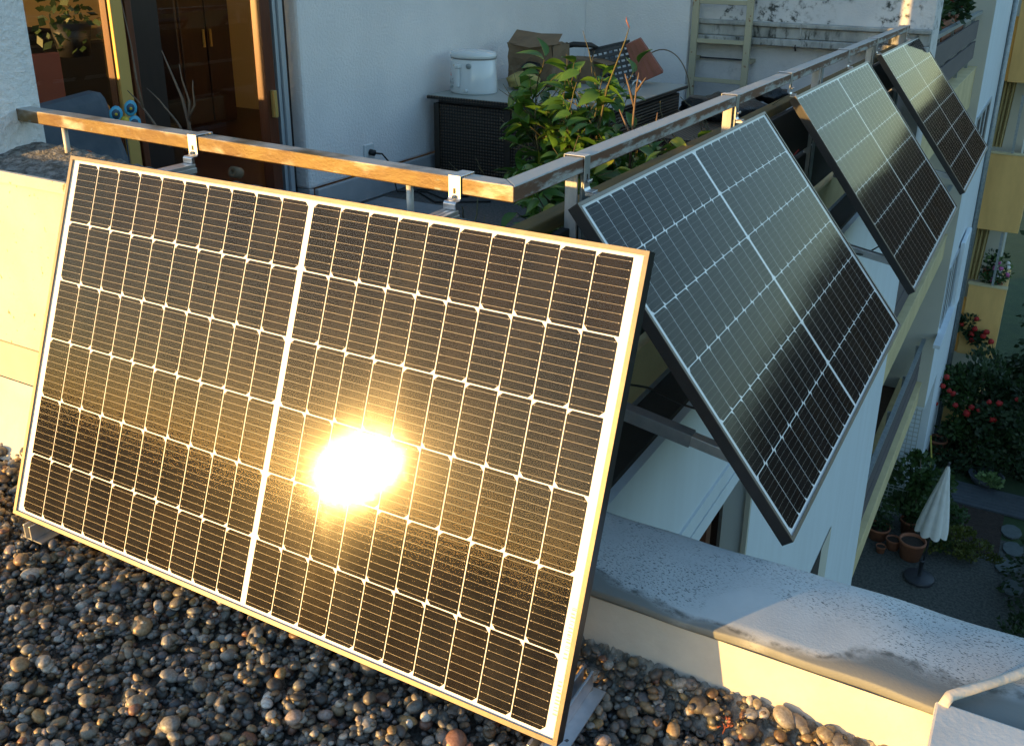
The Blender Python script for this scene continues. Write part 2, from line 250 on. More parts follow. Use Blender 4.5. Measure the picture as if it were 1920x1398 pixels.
# ---------------------------------------------------------------- mesh helper
class MB:
    def __init__(s): s.v, s.f, s.m, s.ms, s.sm = [], [], [], [], []
    def mi(s, m):
        if m not in s.ms: s.ms.append(m)
        return s.ms.index(m)
    def add(s, vs, fs, m, smooth=False):
        b = len(s.v); s.v += [tuple(v) for v in vs]; k = s.mi(m)
        for f in fs: s.f.append(tuple(i+b for i in f)); s.m.append(k); s.sm.append(smooth)
        return s
    def box(s, lo, hi, m, X=None):
        vs = [Vector((x, y, z)) for x in (lo[0], hi[0]) for y in (lo[1], hi[1]) for z in (lo[2], hi[2])]
        if X is not None: vs = [X @ v for v in vs]
        return s.add(vs, [(0,1,3,2),(4,6,7,5),(0,4,5,1),(2,3,7,6),(0,2,6,4),(1,5,7,3)], m)
    def bar(s, a, b, w_, h_, m, upv=(0,0,1), roll=0):     # rectangular bar from a to b
        a, b = Vector(a), Vector(b); d = (b-a); L_ = d.length; d.normalize(); u = Vector(upv)
        sd = d.cross(u).normalized(); u = sd.cross(d); X = Matrix(((sd.x,d.x,u.x,a.x),(sd.y,d.y,u.y,a.y),(sd.z,d.z,u.z,a.z),(0,0,0,1)))
        return s.box((-w_/2,0,-h_/2), (w_/2,L_,h_/2), m, X)
    def quad(s, pts, m): return s.add(pts, [tuple(range(len(pts)))], m)
    def tube(s, pts, r, m, n=8, cap=True):
        pts = [Vector(p) for p in pts]; rs = r if isinstance(r, (list, tuple)) else [r]*len(pts); vs = []; fs = []
        pu = None
        for i, p in enumerate(pts):
            t = (pts[min(i+1, len(pts)-1)]-pts[max(i-1, 0)]).normalized()
            if pu is None: pu = t.orthogonal().normalized()
            u = (pu - t*pu.dot(t)); u = u.normalized() if u.length > 1e-6 else t.orthogonal().normalized(); pu = u; q = t.cross(u)
            for k in range(n):
                a = 2*PI*k/n; vs.append(p+(u*math.cos(a)+q*math.sin(a))*rs[i])
        for i in range(len(pts)-1):
            for k in range(n): fs.append((i*n+k, i*n+(k+1) % n, (i+1)*n+(k+1) % n, (i+1)*n+k))
        if cap: fs.append(tuple(range(n-1, -1, -1))); fs.append(tuple((len(pts)-1)*n+k for k in range(n)))
        return s.add(vs, fs, m, True)
    def lathe(s, prof, m, c=(0,0,0), n=28, sx=1, sy=1, X=None):
        vs = []; fs = []
        for (r, z) in prof:
            for k in range(n):
                a = 2*PI*k/n; v = Vector((c[0]+r*sx*math.cos(a), c[1]+r*sy*math.sin(a), c[2]+z)); vs.append(X @ v if X is not None else v)
        for i in range(len(prof)-1):
            for k in range(n): fs.append((i*n+k, i*n+(k+1) % n, (i+1)*n+(k+1) % n, (i+1)*n+k))
        return s.add(vs, fs, m, True)
    def ball(s, c, r, m, seed=0, jit=.0, n=1, sc_=(1,1,1)):
        bm = bmesh.new(); bmesh.ops.create_icosphere(bm, subdivisions=n, radius=1); rr = random.Random(seed)
        vs = [Vector((v.co.x*sc_[0], v.co.y*sc_[1], v.co.z*sc_[2]))*r*(1+rr.uniform(-jit, jit))+Vector(c) for v in bm.verts]
        fs = [tuple(v.index for v in f.verts) for f in bm.faces]; bm.free(); return s.add(vs, fs, m, True)
    keep = False
    def mesh(s, name, X=None):
        me = bpy.data.meshes.new(name); vs = s.v if X is None else [tuple(X @ Vector(v)) for v in s.v]
        me.from_pydata(vs, [], s.f)
        for m in s.ms: me.materials.append(m)
        me.polygons.foreach_set('material_index', s.m); me.polygons.foreach_set('use_smooth', s.sm)
        bm = bmesh.new(); bm.from_mesh(me); bmesh.ops.recalc_face_normals(bm, faces=bm.faces[:]) if len(s.f) < 60000 and not s.keep else None; bm.to_mesh(me); bm.free()
        return me
WM = {}
def props(o, label=None, cat=None, group=None, kind=None):
    if label: o['label'] = label
    if cat: o['category'] = cat
    if group: o['group'] = group
    if kind: o['kind'] = kind
    return o
def thing(name, label, cat, loc=(0,0,0), group=None, X=None):
    o = bpy.data.objects.new(name, None); sc.collection.objects.link(o); o.empty_display_size = .05
    Xm = X if X is not None else Matrix.Translation(loc); o.matrix_world = Xm; WM[o] = Xm.copy(); return props(o, label, cat, group)
def part(name, mb, parent, local=False, bevel=0, label=None, kind=None):
    """mb in world coordinates (or the parent's with local=True)"""
    X = None if local else WM[parent].inverted()
    me = mb.mesh(name, X) if isinstance(mb, MB) else mb
    o = bpy.data.objects.new(name, me); sc.collection.objects.link(o); o.parent = parent; WM[o] = WM[parent].copy()
    if bevel: b = o.modifiers.new('bevel', 'BEVEL'); b.width = bevel; b.segments = 2; b.limit_method = 'ANGLE'
    return props(o, label, None, None, kind)
def solo(name, mb, label=None, cat=None, group=None, kind=None, bevel=0):
    xs = np.array(mb.v); c = Vector(((xs[:,0].min()+xs[:,0].max())/2, (xs[:,1].min()+xs[:,1].max())/2, xs[:,2].min()))
    me = mb.mesh(name, Matrix.Translation(-c)); o = bpy.data.objects.new(name, me); sc.collection.objects.link(o); o.location = c; WM[o] = Matrix.Translation(c)
    if bevel: b = o.modifiers.new('bevel', 'BEVEL'); b.width = bevel; b.segments = 2; b.limit_method = 'ANGLE'
    return props(o, label, cat, group, kind)

# ================================================================ SETTING
GZ = -9.5
solo('ground', MB().box((-400,-400,GZ-.5), (400,400,GZ-.012), M['grass']), kind='structure')
solo('garden_paving', MB().box((.6,4.0,GZ-.008), (3.6,15.6,GZ), M['paving']), kind='structure')
solo('gravel_roof', MB().box((-7,-6,GZ+.02), (2.75,-.001,-1.075), mat('dark_roof_grit', (.11,.10,.085), .95, col2=(.05,.045,.04), nscale=120, contrast=1.5, bump=(150,.9,.01))), kind='structure')
# far woodland skyline that the panels mirror
def skyline():
    mb = MB(); n = 240; R = 170; vs = []; rr = random.Random(3)
    prev = 0
    for i in range(n):
        a = 2*PI*i/n; az = math.degrees(math.atan2(math.sin(a), math.cos(a)))
        d = abs((az-45+180) % 360-180); el = 1.3 + 4.6*max(0, 1-max(0, d-24)/28.)
        prev = prev*.7+rr.uniform(-.35,.35); el = max(.4, el+prev)
        dsun = abs((az+146+180) % 360-180)
        if dsun < 25: el = min(el, .9+.2*prev)
        x, y = R*math.sin(a), R*math.cos(a)
        zt = CAM.z+R*math.tan(math.radians(el))
        vs += [(x*.93, y*.93, GZ-.3), (x, y, zt), (x*1.15, y*1.15, zt-2)]
    fs = []
    for i in range(n):
        j = (i+1) % n; fs += [(3*i, 3*j, 3*j+1, 3*i+1), (3*i+1, 3*j+1, 3*j+2, 3*i+2)]
    mb.add(vs, fs, M['hill'], True); return mb
solo('hills', skyline(), kind='structure')

# ---------------------------------------------------------------- our building
bl = thing('apartment_building', 'white apartment building whose roof terrace carries the solar panels', 'building', (0,0,GZ))
def bp(name, lo, hi, m, **k): return part(name, MB().box(lo, hi, M[m]), bl, **k)
# near house wall at the left; room window plus a slot added to pass sunlight
bp('wall', (-2.08,.10,-.115), (-.64,.38,3.0), 'plaster_near', bevel=.012)
bp('wall', (-2.74,.10,-.115), (-2.36,.38,3.0), 'plaster_near')
bp('wall', (-2.3595,.10,-.115), (-2.0805,.38,.04), 'plaster_near')
bp('wall', (-2.3595,.10,1.15), (-2.0805,.38,3.0), 'plaster_near')
bp('wall', (-7,.10,-.115), (-4.7,.38,3.0), 'plaster_near')
bp('wall', (-4.7,.10,1.15), (-2.7405,.38,3.0), 'plaster_near')
bp('wall', (-4.7,.10,-.115), (-2.7405,.38,-.10), 'plaster_near')
bp('roof_slab', (-7,.385,1.75), (-1.2,7.2,2.0), 'plaster')
bp('wall', (-1.75,2.615,-.83), (-1.45,6.449,1.745), 'plaster', bevel=.02)
bp('wall', (-1.749,6.45,-1.0), (-.47,6.70,3.2), 'plaster', bevel=.01)
bp('wall', (-.47,6.62,-1.0), (1.47,7.05,3.2), 'plaster_stain')
lm = MB().box((-.53,6.52,-.035), (1.47,6.62,.0), M['ledge']).box((-.53,6.55,-.125), (1.47,6.62,-.037), M['ledge']).box((-.55,6.50,-.185), (1.47,6.62,-.127), M['ledge'])
part('ledge', lm, bl, bevel=.008)
part('sheet_joint', MB().bar((.47,6.515,.004), (.47,6.515,-.12), .012, .006, M['ledge'], (0,1,0)).tube([(.47,6.53,-.12),(.44,6.50,-.18),(.45,6.495,-.215)], .008, M['dark_frame'], 6), bl)
# wall skirting flashing along the white wall
part('flashing', MB().box((-1.45,2.66,-1.0), (-1.42,6.449,-.832), M['flashing']).box((-1.75,2.62,-1.0), (-1.451,2.66,-.83), M['flashing']), bl, bevel=.006)
# parapet of the terrace, its lower part facing the gravel roof
bp('parapet', (-7,0.,-.66), (1.20,.36,-.118), 'parapet_wall')
bp('parapet_core', (-7,.004,-9.0), (1.20,.36,-.662), 'parapet_wall')
bp('painted_band', (-7,-.006,-.80), (1.20,.0035,-.672), 'yellow_band')
part('roof_upstand', MB().add([(-7,-.004,-.81),(1.2,-.004,-.81),(1.2,-.035,-.93),(-7,-.035,-.93),(-7,-.11,-1.05),(1.2,-.11,-1.05)], [(0,1,2,3),(3,2,5,4)], M['beige'], True), bl)
def rough_top():
    mb = MB(); nx, ny = 150, 18; vs = []; rr = random.Random(5)
    for j in range(ny+1):
        for i in range(nx+1):
            x = -1.6+2.8*i/nx; y = .006+.352*j/ny
            z = -.116 + (0 if j in (0, ny) else rr.uniform(0,.012)) + (.034*max(0, (j-7)/11.) * max(0, min(1, (-.1-x)*3)) if j < ny else 0)
            vs.append((x, y, z if 0 < j < ny else -.1165))
    fs = [(j*(nx+1)+i, j*(nx+1)+i+1, (j+1)*(nx+1)+i+1, (j+1)*(nx+1)+i) for j in range(ny) for i in range(nx)]
    mb.add(vs, fs, M['parapet_top'], True); return mb
part('weathered_parapet_top', rough_top(), bl)
part('edge_trim', MB().box((-7,-.012,-.118), (1.2,.005,-.082), M['alu_dull'] if 0 else M['parapet_wall']), bl, bevel=.003)
# terrace floor, side edge below the railing
bp('terrace_floor', (-1.42,.362,-1.2), (1.20,6.62,-1.0), 'tile')
for z0, z1 in ((-.42,-.165), (-.70,-.45)):
    b = part('board', MB().box((1.265,.30,z0), (1.29,6.55,z1), M['dark_timber']), bl, bevel=.003)
bp('parapet', (1.2001,.3605,-.93), (1.30,6.62,-.74), 'yellow_par', label='narrow yellowish kerb under the dark side boards')
bp('fascia_band', (1.2,.33,-1.66), (1.47,6.85,-.975), 'fascia')
bp('gutter', (1.302,.34,-.974), (1.44,6.6,-.955), 'dark_timber')
fs_ = MB()
for k in range(4): fs_.box((1.4705,.34,-1.655+.045*k), (1.478+.003*(k % 2),2.30,-1.617+.045*k), M['fascia'])
part('shutter_slat', fs_, bl, label='narrow horizontal slats along the lower edge')
bp('wall', (1.0,2.34,-9.5), (1.47,6.85,-1.662), 'fascia')
bp('wall', (-6,.37,-9.5), (.99,6.85,-1.21), 'fascia')
bp('wall', (.9905,.36,-4.3), (1.45,2.339,-3.9), 'fascia')
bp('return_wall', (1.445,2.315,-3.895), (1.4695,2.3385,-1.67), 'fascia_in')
# door frames seen in the opening below, gold light put into some colours
dm = MB()
for x, y0, y1, mm in ((1.30,.42,.52,'brown_frame'),(1.30,.80,.86,'brass_sungold'),(1.32,1.10,1.20,'brown_frame'),(1.34,1.34,1.40,'brass_sungold'),(1.35,1.55,1.62,'brown_frame'),(1.36,1.74,1.80,'silver'),(1.37,1.95,2.02,'brown_frame'),(1.38,2.10,2.16,'dark_frame')):
    dm.box((x-.05,y0,-3.89), (x,y1,-1.67), M[mm])
part('door_frame', dm, bl)
part('door_panel', MB().box((1.15,.40,-3.89), (1.18,2.31,-1.67), M['brass_sungold']), bl, label='door blind with orange light put into its colour')  # orange glow painted as the blind's own colour
# window recess lower down in the white pier, its shade put into flat colour
part('painted_window_recess', MB().box((1.4702,4.5,-5.2), (1.4722,4.95,-3.66), M['dark_room']).box((1.4702,4.951,-5.2), (1.4752,5.6,-3.66), M['fascia_in']) if 0 else MB().quad([(1.474,3.3,-3.65),(1.474,5.05,-3.65),(1.474,5.05,-5.6),(1.474,3.3,-5.6)], M['dark_room']).quad([(1.476,4.72,-3.65),(1.476,5.08,-3.65),(1.476,5.08,-5.6),(1.476,4.72,-5.6)], M['fascia_in']), bl)
bp('pier', (.6,6.851,-9.5), (1.4699,7.05,3.2), 'fascia')
# core of the building further along
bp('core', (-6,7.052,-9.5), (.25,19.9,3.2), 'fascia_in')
bp('pier', (.251,14.8,-6.9), (1.37,19.4,3.2), 'fascia')
bp('pier', (.251,16.6,-9.5), (1.368,19.4,-6.901), 'fascia')
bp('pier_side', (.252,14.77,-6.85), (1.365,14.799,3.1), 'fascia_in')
for (ft, fb, lab) in ((-1.064,-1.40,'balcony at roof level with flower boxes behind its rail'), (-3.73,-4.15,'middle balcony half hidden by the second side panel'), (-6.39,-6.85,'lowest balcony seen beside the white pier')):
    hgt = -1.95 if ft > -2 else fb
    mb = MB().box((.9,7.055,ft-(.62 if ft > -2 else .42)), (1.25,14.765,ft-.022), M['yellow_par']).box((.9,7.055,ft-.02), (1.262,14.765,ft), M['yellow_par'])
    b = part('balcony', mb, bl, label=lab, bevel=.006)
    part('floor', MB().box((.26,7.06,ft-.3), (.899,14.76,ft-.2), M['wood_floor'] if ft < -2 else M['tile']), b)
    part('top_rail', MB().box((1.155,7.06,ft+.775), (1.215,14.7,ft+.82), M['zinc']), b)
    for z0, z1 in ((.14,.39), (.43,.69)): part('board', MB().box((1.175,7.1,ft+z0), (1.20,14.5,ft+z1), M['board']), b)
    for k in range(6): part('post', MB().box((1.10,7.4+1.4*k,ft), (1.15,7.44+1.4*k,ft+.775), M['zinc']), b)
    part('back_wall', MB().box((.253,7.055,ft+.001), (.256,14.76,ft+2.2), M['fascia_in']), b)
    part('dark_window', MB().box((.2565,8.2,ft-.15), (.262,12.4,ft+1.6), M['dark_room']), b)
# windows in the far white pier
for (y0, y1, zt, zb, lab) in ((15.0,17.6,-1.92,-2.75,'upper far window'), (14.95,16.2,-4.40,-5.35,'lower far window with its shutter')):
    wf = part('window', MB().box((1.3702,y0-.06,zb-.06), (1.392,y1+.06,zb), M['silver']).box((1.3702,y0-.06,zt), (1.392,y1+.06,zt+.06), M['silver']).box((1.3702,y1,zb), (1.392,y1+.06,zt), M['silver']).box((1.3702,y0-.06,zb), (1.392,y0,zt), M['silver']), bl, label=lab)
    part('pane', MB().box((1.371,y0,zb), (1.376,y1,zt), M['dark_room']), wf)
    for k in (1, 2): part('bar', MB().box((1.3765,y0+(y1-y0)*k/3-.02,zb), (1.39,y0+(y1-y0)*k/3+.02,zt), M['fascia']), wf)
part('shutter', MB().box((1.39,16.3,-5.7), (1.47,17.5,-4.25), M['fascia']), bl, bevel=.02)
part('downpipe', MB().tube([(1.42,19.2,3.0),(1.42,19.2,-9.4)], .05, M['zinc'], 12), bl)
part('sill', MB().box((1.3702,14.2,-5.52), (1.48,17.0,-5.46), M['fascia']), bl)
# terrace door and window
d = part('terrace_door', MB().box((-1.50,1.47,-.97), (-1.44,1.62,1.74), M['dark_frame']), bl)
part('frame', MB().box((-1.50,2.30,-.97), (-1.43,2.375,1.74), M['brown_frame']), d, bevel=.004)
part('frame', MB().box((-1.50,1.3455,-.97), (-1.46,1.353,1.74), M['brown_frame']), d)
part('frame', MB().box((-1.50,1.4205,-.97), (-1.45,1.433,1.74), M['brown_frame']), d)
part('seal_strip', MB().box((-1.475,1.3535,-.97), (-1.437,1.42,1.74), M['brass_sungold']), d, bevel=.004)  # sunlit gold of this door strip put into its colour
part('seal_strip', MB().box((-1.50,1.434,-.97), (-1.435,1.469,1.74), M['brown_frame']), d, bevel=.004)
part('seal_strip', MB().box((-1.50,2.40,-.97), (-1.435,2.425,1.74), M['silver']), d)
part('seal_strip', MB().box((-1.50,2.43,-.97), (-1.42,2.465,1.74), M['silver']), d, bevel=.004)
part('frame', MB().box((-1.60,2.47,-.97), (-1.54,2.613,1.74), M['dark_frame']), d, bevel=.004)
part('frame', MB().box((-1.50,2.376,-.97), (-1.46,2.399,1.74), M['dark_frame']), d)
part('glass_pane', MB().box((-1.482,1.621,-.95), (-1.476,2.299,1.74), M['window']), d)
part('handle', MB().box((-1.43,2.325,-.35), (-1.40,2.35,-.20), M['brass_sungold']), d, bevel=.004)
wn_ = part('window', MB().box((-1.50,.385,-.97), (-1.45,.42,1.74), M['dark_frame']), bl)
part('glass_pane', MB().box((-1.482,.421,-.95), (-1.476,1.344,1.74), M['window']), wn_)
part('threshold', MB().box((-1.55,.385,-1.0), (-1.42,2.613,-.971), M['dark_frame']), bl)
# room behind the glass
bp('room_floor', (-5.6,.385,-1.05), (-1.551,7.0,-.985), 'wood')
bp('room_wall', (-5.75,.385,-1.0), (-5.6,7.0,-.2), 'cream_wall')
bp('room_wall', (-5.75,.385,1.2), (-5.6,7.0,1.745), 'cream_wall')
bp('room_wall', (-5.75,.385,-.199), (-5.6,1.6,1.199), 'cream_wall')
bp('room_wall', (-5.75,4.9,-.199), (-5.6,7.0,1.199), 'cream_wall')
part('added_net_curtain', MB().box((-5.59,1.5,-.3), (-5.585,5.0,1.3), mat('added_net_curtain', (.42,.35,.22), .9, trans=.45)), bl)  # curtain added over an added window to spread warm light indoors
bp('room_wall', (-5.6,5.4,-1.0), (-1.751,5.5,1.745), 'cream_wall')
cab = thing('cabinet', 'tall brown wooden cabinet seen through the terrace door', 'cabinet', (-4.3,4.6,-.985))
part('carcass', MB().box((-4.75,4.25,-.985), (-4.25,4.85,.5), M['wood']), cab, bevel=.01)
for k in range(2):
    q = part('door', MB().box((-4.245,4.27+.29*k,-.95), (-4.225,4.54+.29*k,.47), M['wood']), cab, bevel=.004)
    part('handle', MB().box((-4.222,4.50+.08*k,-.3), (-4.205,4.515+.08*k,-.15), M['brass_sungold']), q)
sof = thing('sofa', 'black sofa with pale cushions inside the room', 'sofa', (-3.3,2.0,-.985))
part('seat', MB().box((-3.7,1.0,-.985), (-2.9,3.0,-.62), M['dark_fabric']), sof, bevel=.04)
part('backrest', MB().box((-3.9,.9,-.985), (-3.65,3.2,-.12), M['dark_fabric']), sof, bevel=.04)
for (cx_, cy_) in ((-3.5,2.75),):
    part('cushion', MB().ball((cx_,cy_,-.58), .15, M['cloth'], 1, .04, 2, (.55,1,.75)), sof)
shf = thing('sideboard', 'long black sideboard under the lit cream wall', 'sideboard', (-5.2,2.6,-.985))
part('carcass', MB().box((-5.58,.6,-.985), (-5.1,3.8,-.15), M['dark_fabric']), shf, bevel=.01)
part('shelf', MB().box((-5.0,.6,-.5), (-4.6,2.7,-.1), M['dark_fabric']), shf, bevel=.01)
ch = thing('dining_chair', 'rust red chair back standing just inside the window', 'chair', (-1.95,1.3,-.985))
part('backrest', MB().box((-1.97,1.20,-.45), (-1.93,1.42,.05), M['terra_panel']), ch, bevel=.008)
part('seat', MB().box((-2.4,1.15,-.55), (-1.93,1.47,-.5), M['terra_panel']), ch, bevel=.01)
for a_, b_ in ((-2.37,1.18),(-2.37,1.42),(-1.96,1.18),(-1.96,1.42)): part('leg', MB().box((a_,b_,-.985), (a_+.03,b_+.03,-.551), M['wood']), ch)
hp = thing('house_plant', 'dark leafy house plant behind the left window', 'plant', (-3.0,2.2,-.6))
part('pot', MB().lathe([(.0,0),(.09,0),(.12,.2),(.11,.2),(.10,.17),(0,.17)], M['black_plastic'], (-3.0,2.3,-.11)), hp)

def leaf_mesh(name, L_, W_, m, fold=.25, droop=.25):
    vs = []; fs = []; n = 5
    for i in range(n+1):
        t = i/n; w_ = W_*math.sin(PI*min(1, .06+.94*t))**.8*(1-.25*t)*.5 if 0 < i < n else .0008
        z = -droop*L_*t*t; y = L_*t
        vs += [(-w_, y, z+w_*fold*2), (0, y, z), (w_, y, z+w_*fold*2)]
    for i in range(n): a = 3*i; fs += [(a, a+1, a+4, a+3), (a+1, a+2, a+5, a+4)]
    mb = MB(); mb.add(vs, fs, m, True); return mb
def rot_to(d, roll=0.):
    d = Vector(d).normalized(); q = d.to_track_quat('Y', 'Z'); return q.to_matrix().to_4x4() @ Matrix.Rotation(roll, 4, 'Y')
def foliage(c, rad, n, size, m, seed=0, hollow=.3, shape=None):
    """one mass of small leaves filling an uneven volume"""
    rr = random.Random(seed); vs = []; fs = []
    bl_ = [(Vector((rr.gauss(0,.45), rr.gauss(0,.45), rr.gauss(0,.45))), rr.uniform(.3,.6)) for _ in range(9)]
    for k in range(n):
        b, br = bl_[rr.randrange(9)]; v = Vector((rr.gauss(0,1), rr.gauss(0,1), rr.gauss(0,1))).normalized()*br*rr.uniform(hollow, 1)**.5+b
        p = Vector((c[0]+v.x*rad[0], c[1]+v.y*rad[1], c[2]+v.z*rad[2])); d_ = (v+Vector((rr.uniform(-1,1), rr.uniform(-1,1), rr.uniform(-.6,.9)))).normalized()
        s_ = size*rr.uniform(.6,1.3); a = d_.orthogonal().normalized(); a = (Matrix.Rotation(rr.uniform(0,6.28),3,d_) @ a)*s_*.3; i = len(vs)
        vs += [p, p+d_*s_*.5+a, p+d_*s_, p+d_*s_*.5-a]; fs.append((i, i+1, i+2, i+3))
    return MB().add(vs, fs, m)
part('foliage', foliage((-3.0,2.3,.18), (.22,.22,.25), 160, .07, M['leaf_dark'], 4), hp)

# ================================================================ SOLAR PANELS
PL, PW, PT = 1.755, 1.038, .035
def cell_me(name, right):
    mb = MB(); a, b, c = .0816, .1648, .0105; z = 0
    pts = [(0,0,z),(a,0,z),(a,b,z),(0,b,z)]
    pts = [(0,0,z),(a-c,0,z),(a,c,z),(a,b-c,z),(a-c,b,z),(0,b,z)] if right else [(c,0,z),(a,0,z),(a,b,z),(c,b,z),(0,b-c,z),(0,c,z)]
    mb.quad(pts, M['cell'])
    for k in range(9):
        y = b*(k+.5)/9; x0, x1 = (.002, a-.002)
        mb.quad([(x0,y-.00018,-.0004),(x1,y-.00018,-.0004),(x1,y+.00018,-.0004),(x0,y+.00018,-.0004)], M['wire'])
        for q in range(5):
            x = .006+(a-.012)*q/4; s_ = .0009 if q in (0, 4) else .0004
            mb.quad([(x-s_,y-s_,-.0006),(x+s_,y-s_,-.0006),(x+s_,y+s_,-.0006),(x-s_,y+s_,-.0006)], M['wire'])
    return mb.mesh(name)
CELL = (cell_me('cell', True), cell_me('cell', False))
def panel_meshes():
    fr = MB(); lip = .0105
    for lo, hi in (((0,0),(PL,lip)), ((0,PW-lip),(PL,PW)), ((0,lip+.0003),(lip,PW-lip-.0003)), ((PL-lip,lip+.0003),(PL,PW-lip-.0003))):
        fr.box((lo[0],lo[1],0), (hi[0],hi[1],.0018), M['frame_lip'])
    side = MB(); t = .002
    side.box((0,0,.002), (PL,t,PT), M['frame_black']).box((0,PW-t,.002), (PL,PW,PT), M['frame_black']).box((0,t+.0002,.002), (t,PW-t-.0002,PT), M['frame_black']).box((PL-t,t+.0002,.002), (PL,PW-t-.0002,PT), M['frame_black'])
    fl = .03
    side.box((t+.001,t+.001,PT-.0018), (PL-t-.001,fl,PT), M['frame_black']).box((t+.001,PW-fl,PT-.0018), (PL-t-.001,PW-t-.001,PT), M['frame_black']).box((t+.001,fl+.001,PT-.0018), (fl,PW-fl-.001,PT), M['frame_black']).box((PL-fl,fl+.001,PT-.0018), (PL-t-.001,PW-fl-.001,PT), M['frame_black'])
    bs = MB().box((t+.0005,t+.0005,.0062), (PL-t-.0005,PW-t-.0005,.0085), M['backsheet'])
    gl = MB().quad([(lip-.002,PW-lip+.002,.0026),(PL-lip+.002,PW-lip+.002,.0026),(PL-lip+.002,lip-.002,.0026),(lip-.002,lip-.002,.0026)], M['glass']); gl.keep = True
    gme = gl.mesh('glass_pane'); uv = gme.uv_layers.new(name='UVMap')
    for lp in gme.loops: v = gme.vertices[lp.vertex_index].co; uv.data[lp.index].uv = (v.x-v.y*.25, v.y)
    return fr.mesh('frame_lip'), side.mesh('frame'), bs.mesh('backsheet'), gme
PM = panel_meshes()
def solar_panel(o, dl, dn, label, serial=False):
    o, dl, dn = Vector(o), Vector(dl).normalized(), Vector(dn).normalized(); n = dl.cross(dn)
    X = Matrix(((dl.x,dn.x,n.x,o.x),(dl.y,dn.y,n.y,o.y),(dl.z,dn.z,n.z,o.z),(0,0,0,1)))
    t = thing('solar_panel', label, 'solar panel', group='solar panels hung from the terrace railing', X=X)
    for nm, me in zip(('frame_lip','frame','backsheet','glass_pane'), PM): part(nm, me, t, True)
    pitch_x, pitch_y = .0838, .1675; bx = (PL-20*pitch_x-.015)/2; by = (PW-6*pitch_y)/2
    for r in range(6):
        for c in range(20):
            half = c // 10; right = (r % 2 == 0) == (half == 0)
            q = bpy.data.objects.new('cell', CELL[0 if right else 1]); sc.collection.objects.link(q); q.parent = t
            q.location = (bx+c*pitch_x+half*.015+.0008, by+r*pitch_y+.001, .0058)
    jb = MB()
    for k in range(3): jb.box((PL/2-.35+.3*k,.50,.0087), (PL/2-.28+.3*k,.58,.028), M['black_plastic'])
    part('junction_box', jb, t, True)
    if serial:
        mb = MB(); rr = random.Random(2); y = .75
        while y < PW-.06:
            w_ = rr.choice((.0012,.002,.003)); x1 = PL-.0135-rr.choice((0,.002,.0))
            if not .86 < y < .9: mb.quad([(PL-.0235,y,.0059),(x1,y,.0059),(x1,y+w_,.0059),(PL-.0235,y+w_,.0059)], M['grey_print'])
            y += w_+rr.choice((.002,.004,.006))
        part('serial_marks', mb, t, True)
    return t
t0 = math.radians(20.53)
solar_panel((0,0,0), (1,0,0), (0,-math.sin(t0),-math.cos(t0)), 'front solar panel leaning over the gravel with the sun glaring in its glass', True)
for (y, td, lab) in ((.44,38.69,'nearest of the three side panels tilted out over the garden'), (2.694,37.7,'middle side panel with orange light on its top corner'), (4.891,37.55,'farthest side panel at the end of the railing')):
    tt = math.radians(td); solar_panel((1.381,y,-.048), (0,1,0), (math.sin(tt),0,-math.cos(tt)), lab)

# ================================================================ RAILING
rl = thing('balcony_railing', 'weathered metal railing round the terrace corner', 'railing', (1.3,.25,-.118))
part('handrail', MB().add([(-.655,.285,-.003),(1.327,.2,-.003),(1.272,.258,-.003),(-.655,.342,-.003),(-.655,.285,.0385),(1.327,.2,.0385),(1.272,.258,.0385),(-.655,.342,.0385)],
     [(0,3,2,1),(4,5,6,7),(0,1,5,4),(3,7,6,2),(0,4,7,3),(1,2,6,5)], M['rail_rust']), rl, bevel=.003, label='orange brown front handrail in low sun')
part('handrail', MB().add([(1.3272,.2005,-.003),(1.3275,6.42,-.003),(1.272,6.42,-.003),(1.2722,.2585,-.003),(1.3272,.2005,.0385),(1.3275,6.42,.0385),(1.272,6.42,.0385),(1.2722,.2585,.0385)],
     [(0,1,2,3),(4,7,6,5),(0,4,5,1),(3,2,6,7),(1,5,6,2),(0,3,7,4)], M['rail_side']), rl, bevel=.003, label='grey side handrail with rusty flank')
part('end_cap', MB().box((-.663,.283,-.004), (-.6555,.344,.0395), M['zinc']), rl)
for x, y in ((-.42,.295), (1.0,.235)): part('post', MB().tube([(x,y,-.125),(x,y,-.004)], .0095, M['post_round'], 12), rl)
for y in (.585,1.975,3.475,4.975,6.32):
    part('post', MB().box((1.272,y,-.93), (1.309,y+.008,-.0045), M['post_light']), rl, bevel=.002)
    part('post', MB().box((1.312,y+.012,-.93), (1.3195,y+.055,-.0045), M['zinc']), rl)
part('plank', MB().box((1.205,.37,-.165), (1.262,6.5,-.125), M['timber']), rl, bevel=.005, label='mossy timber plank behind the side posts')

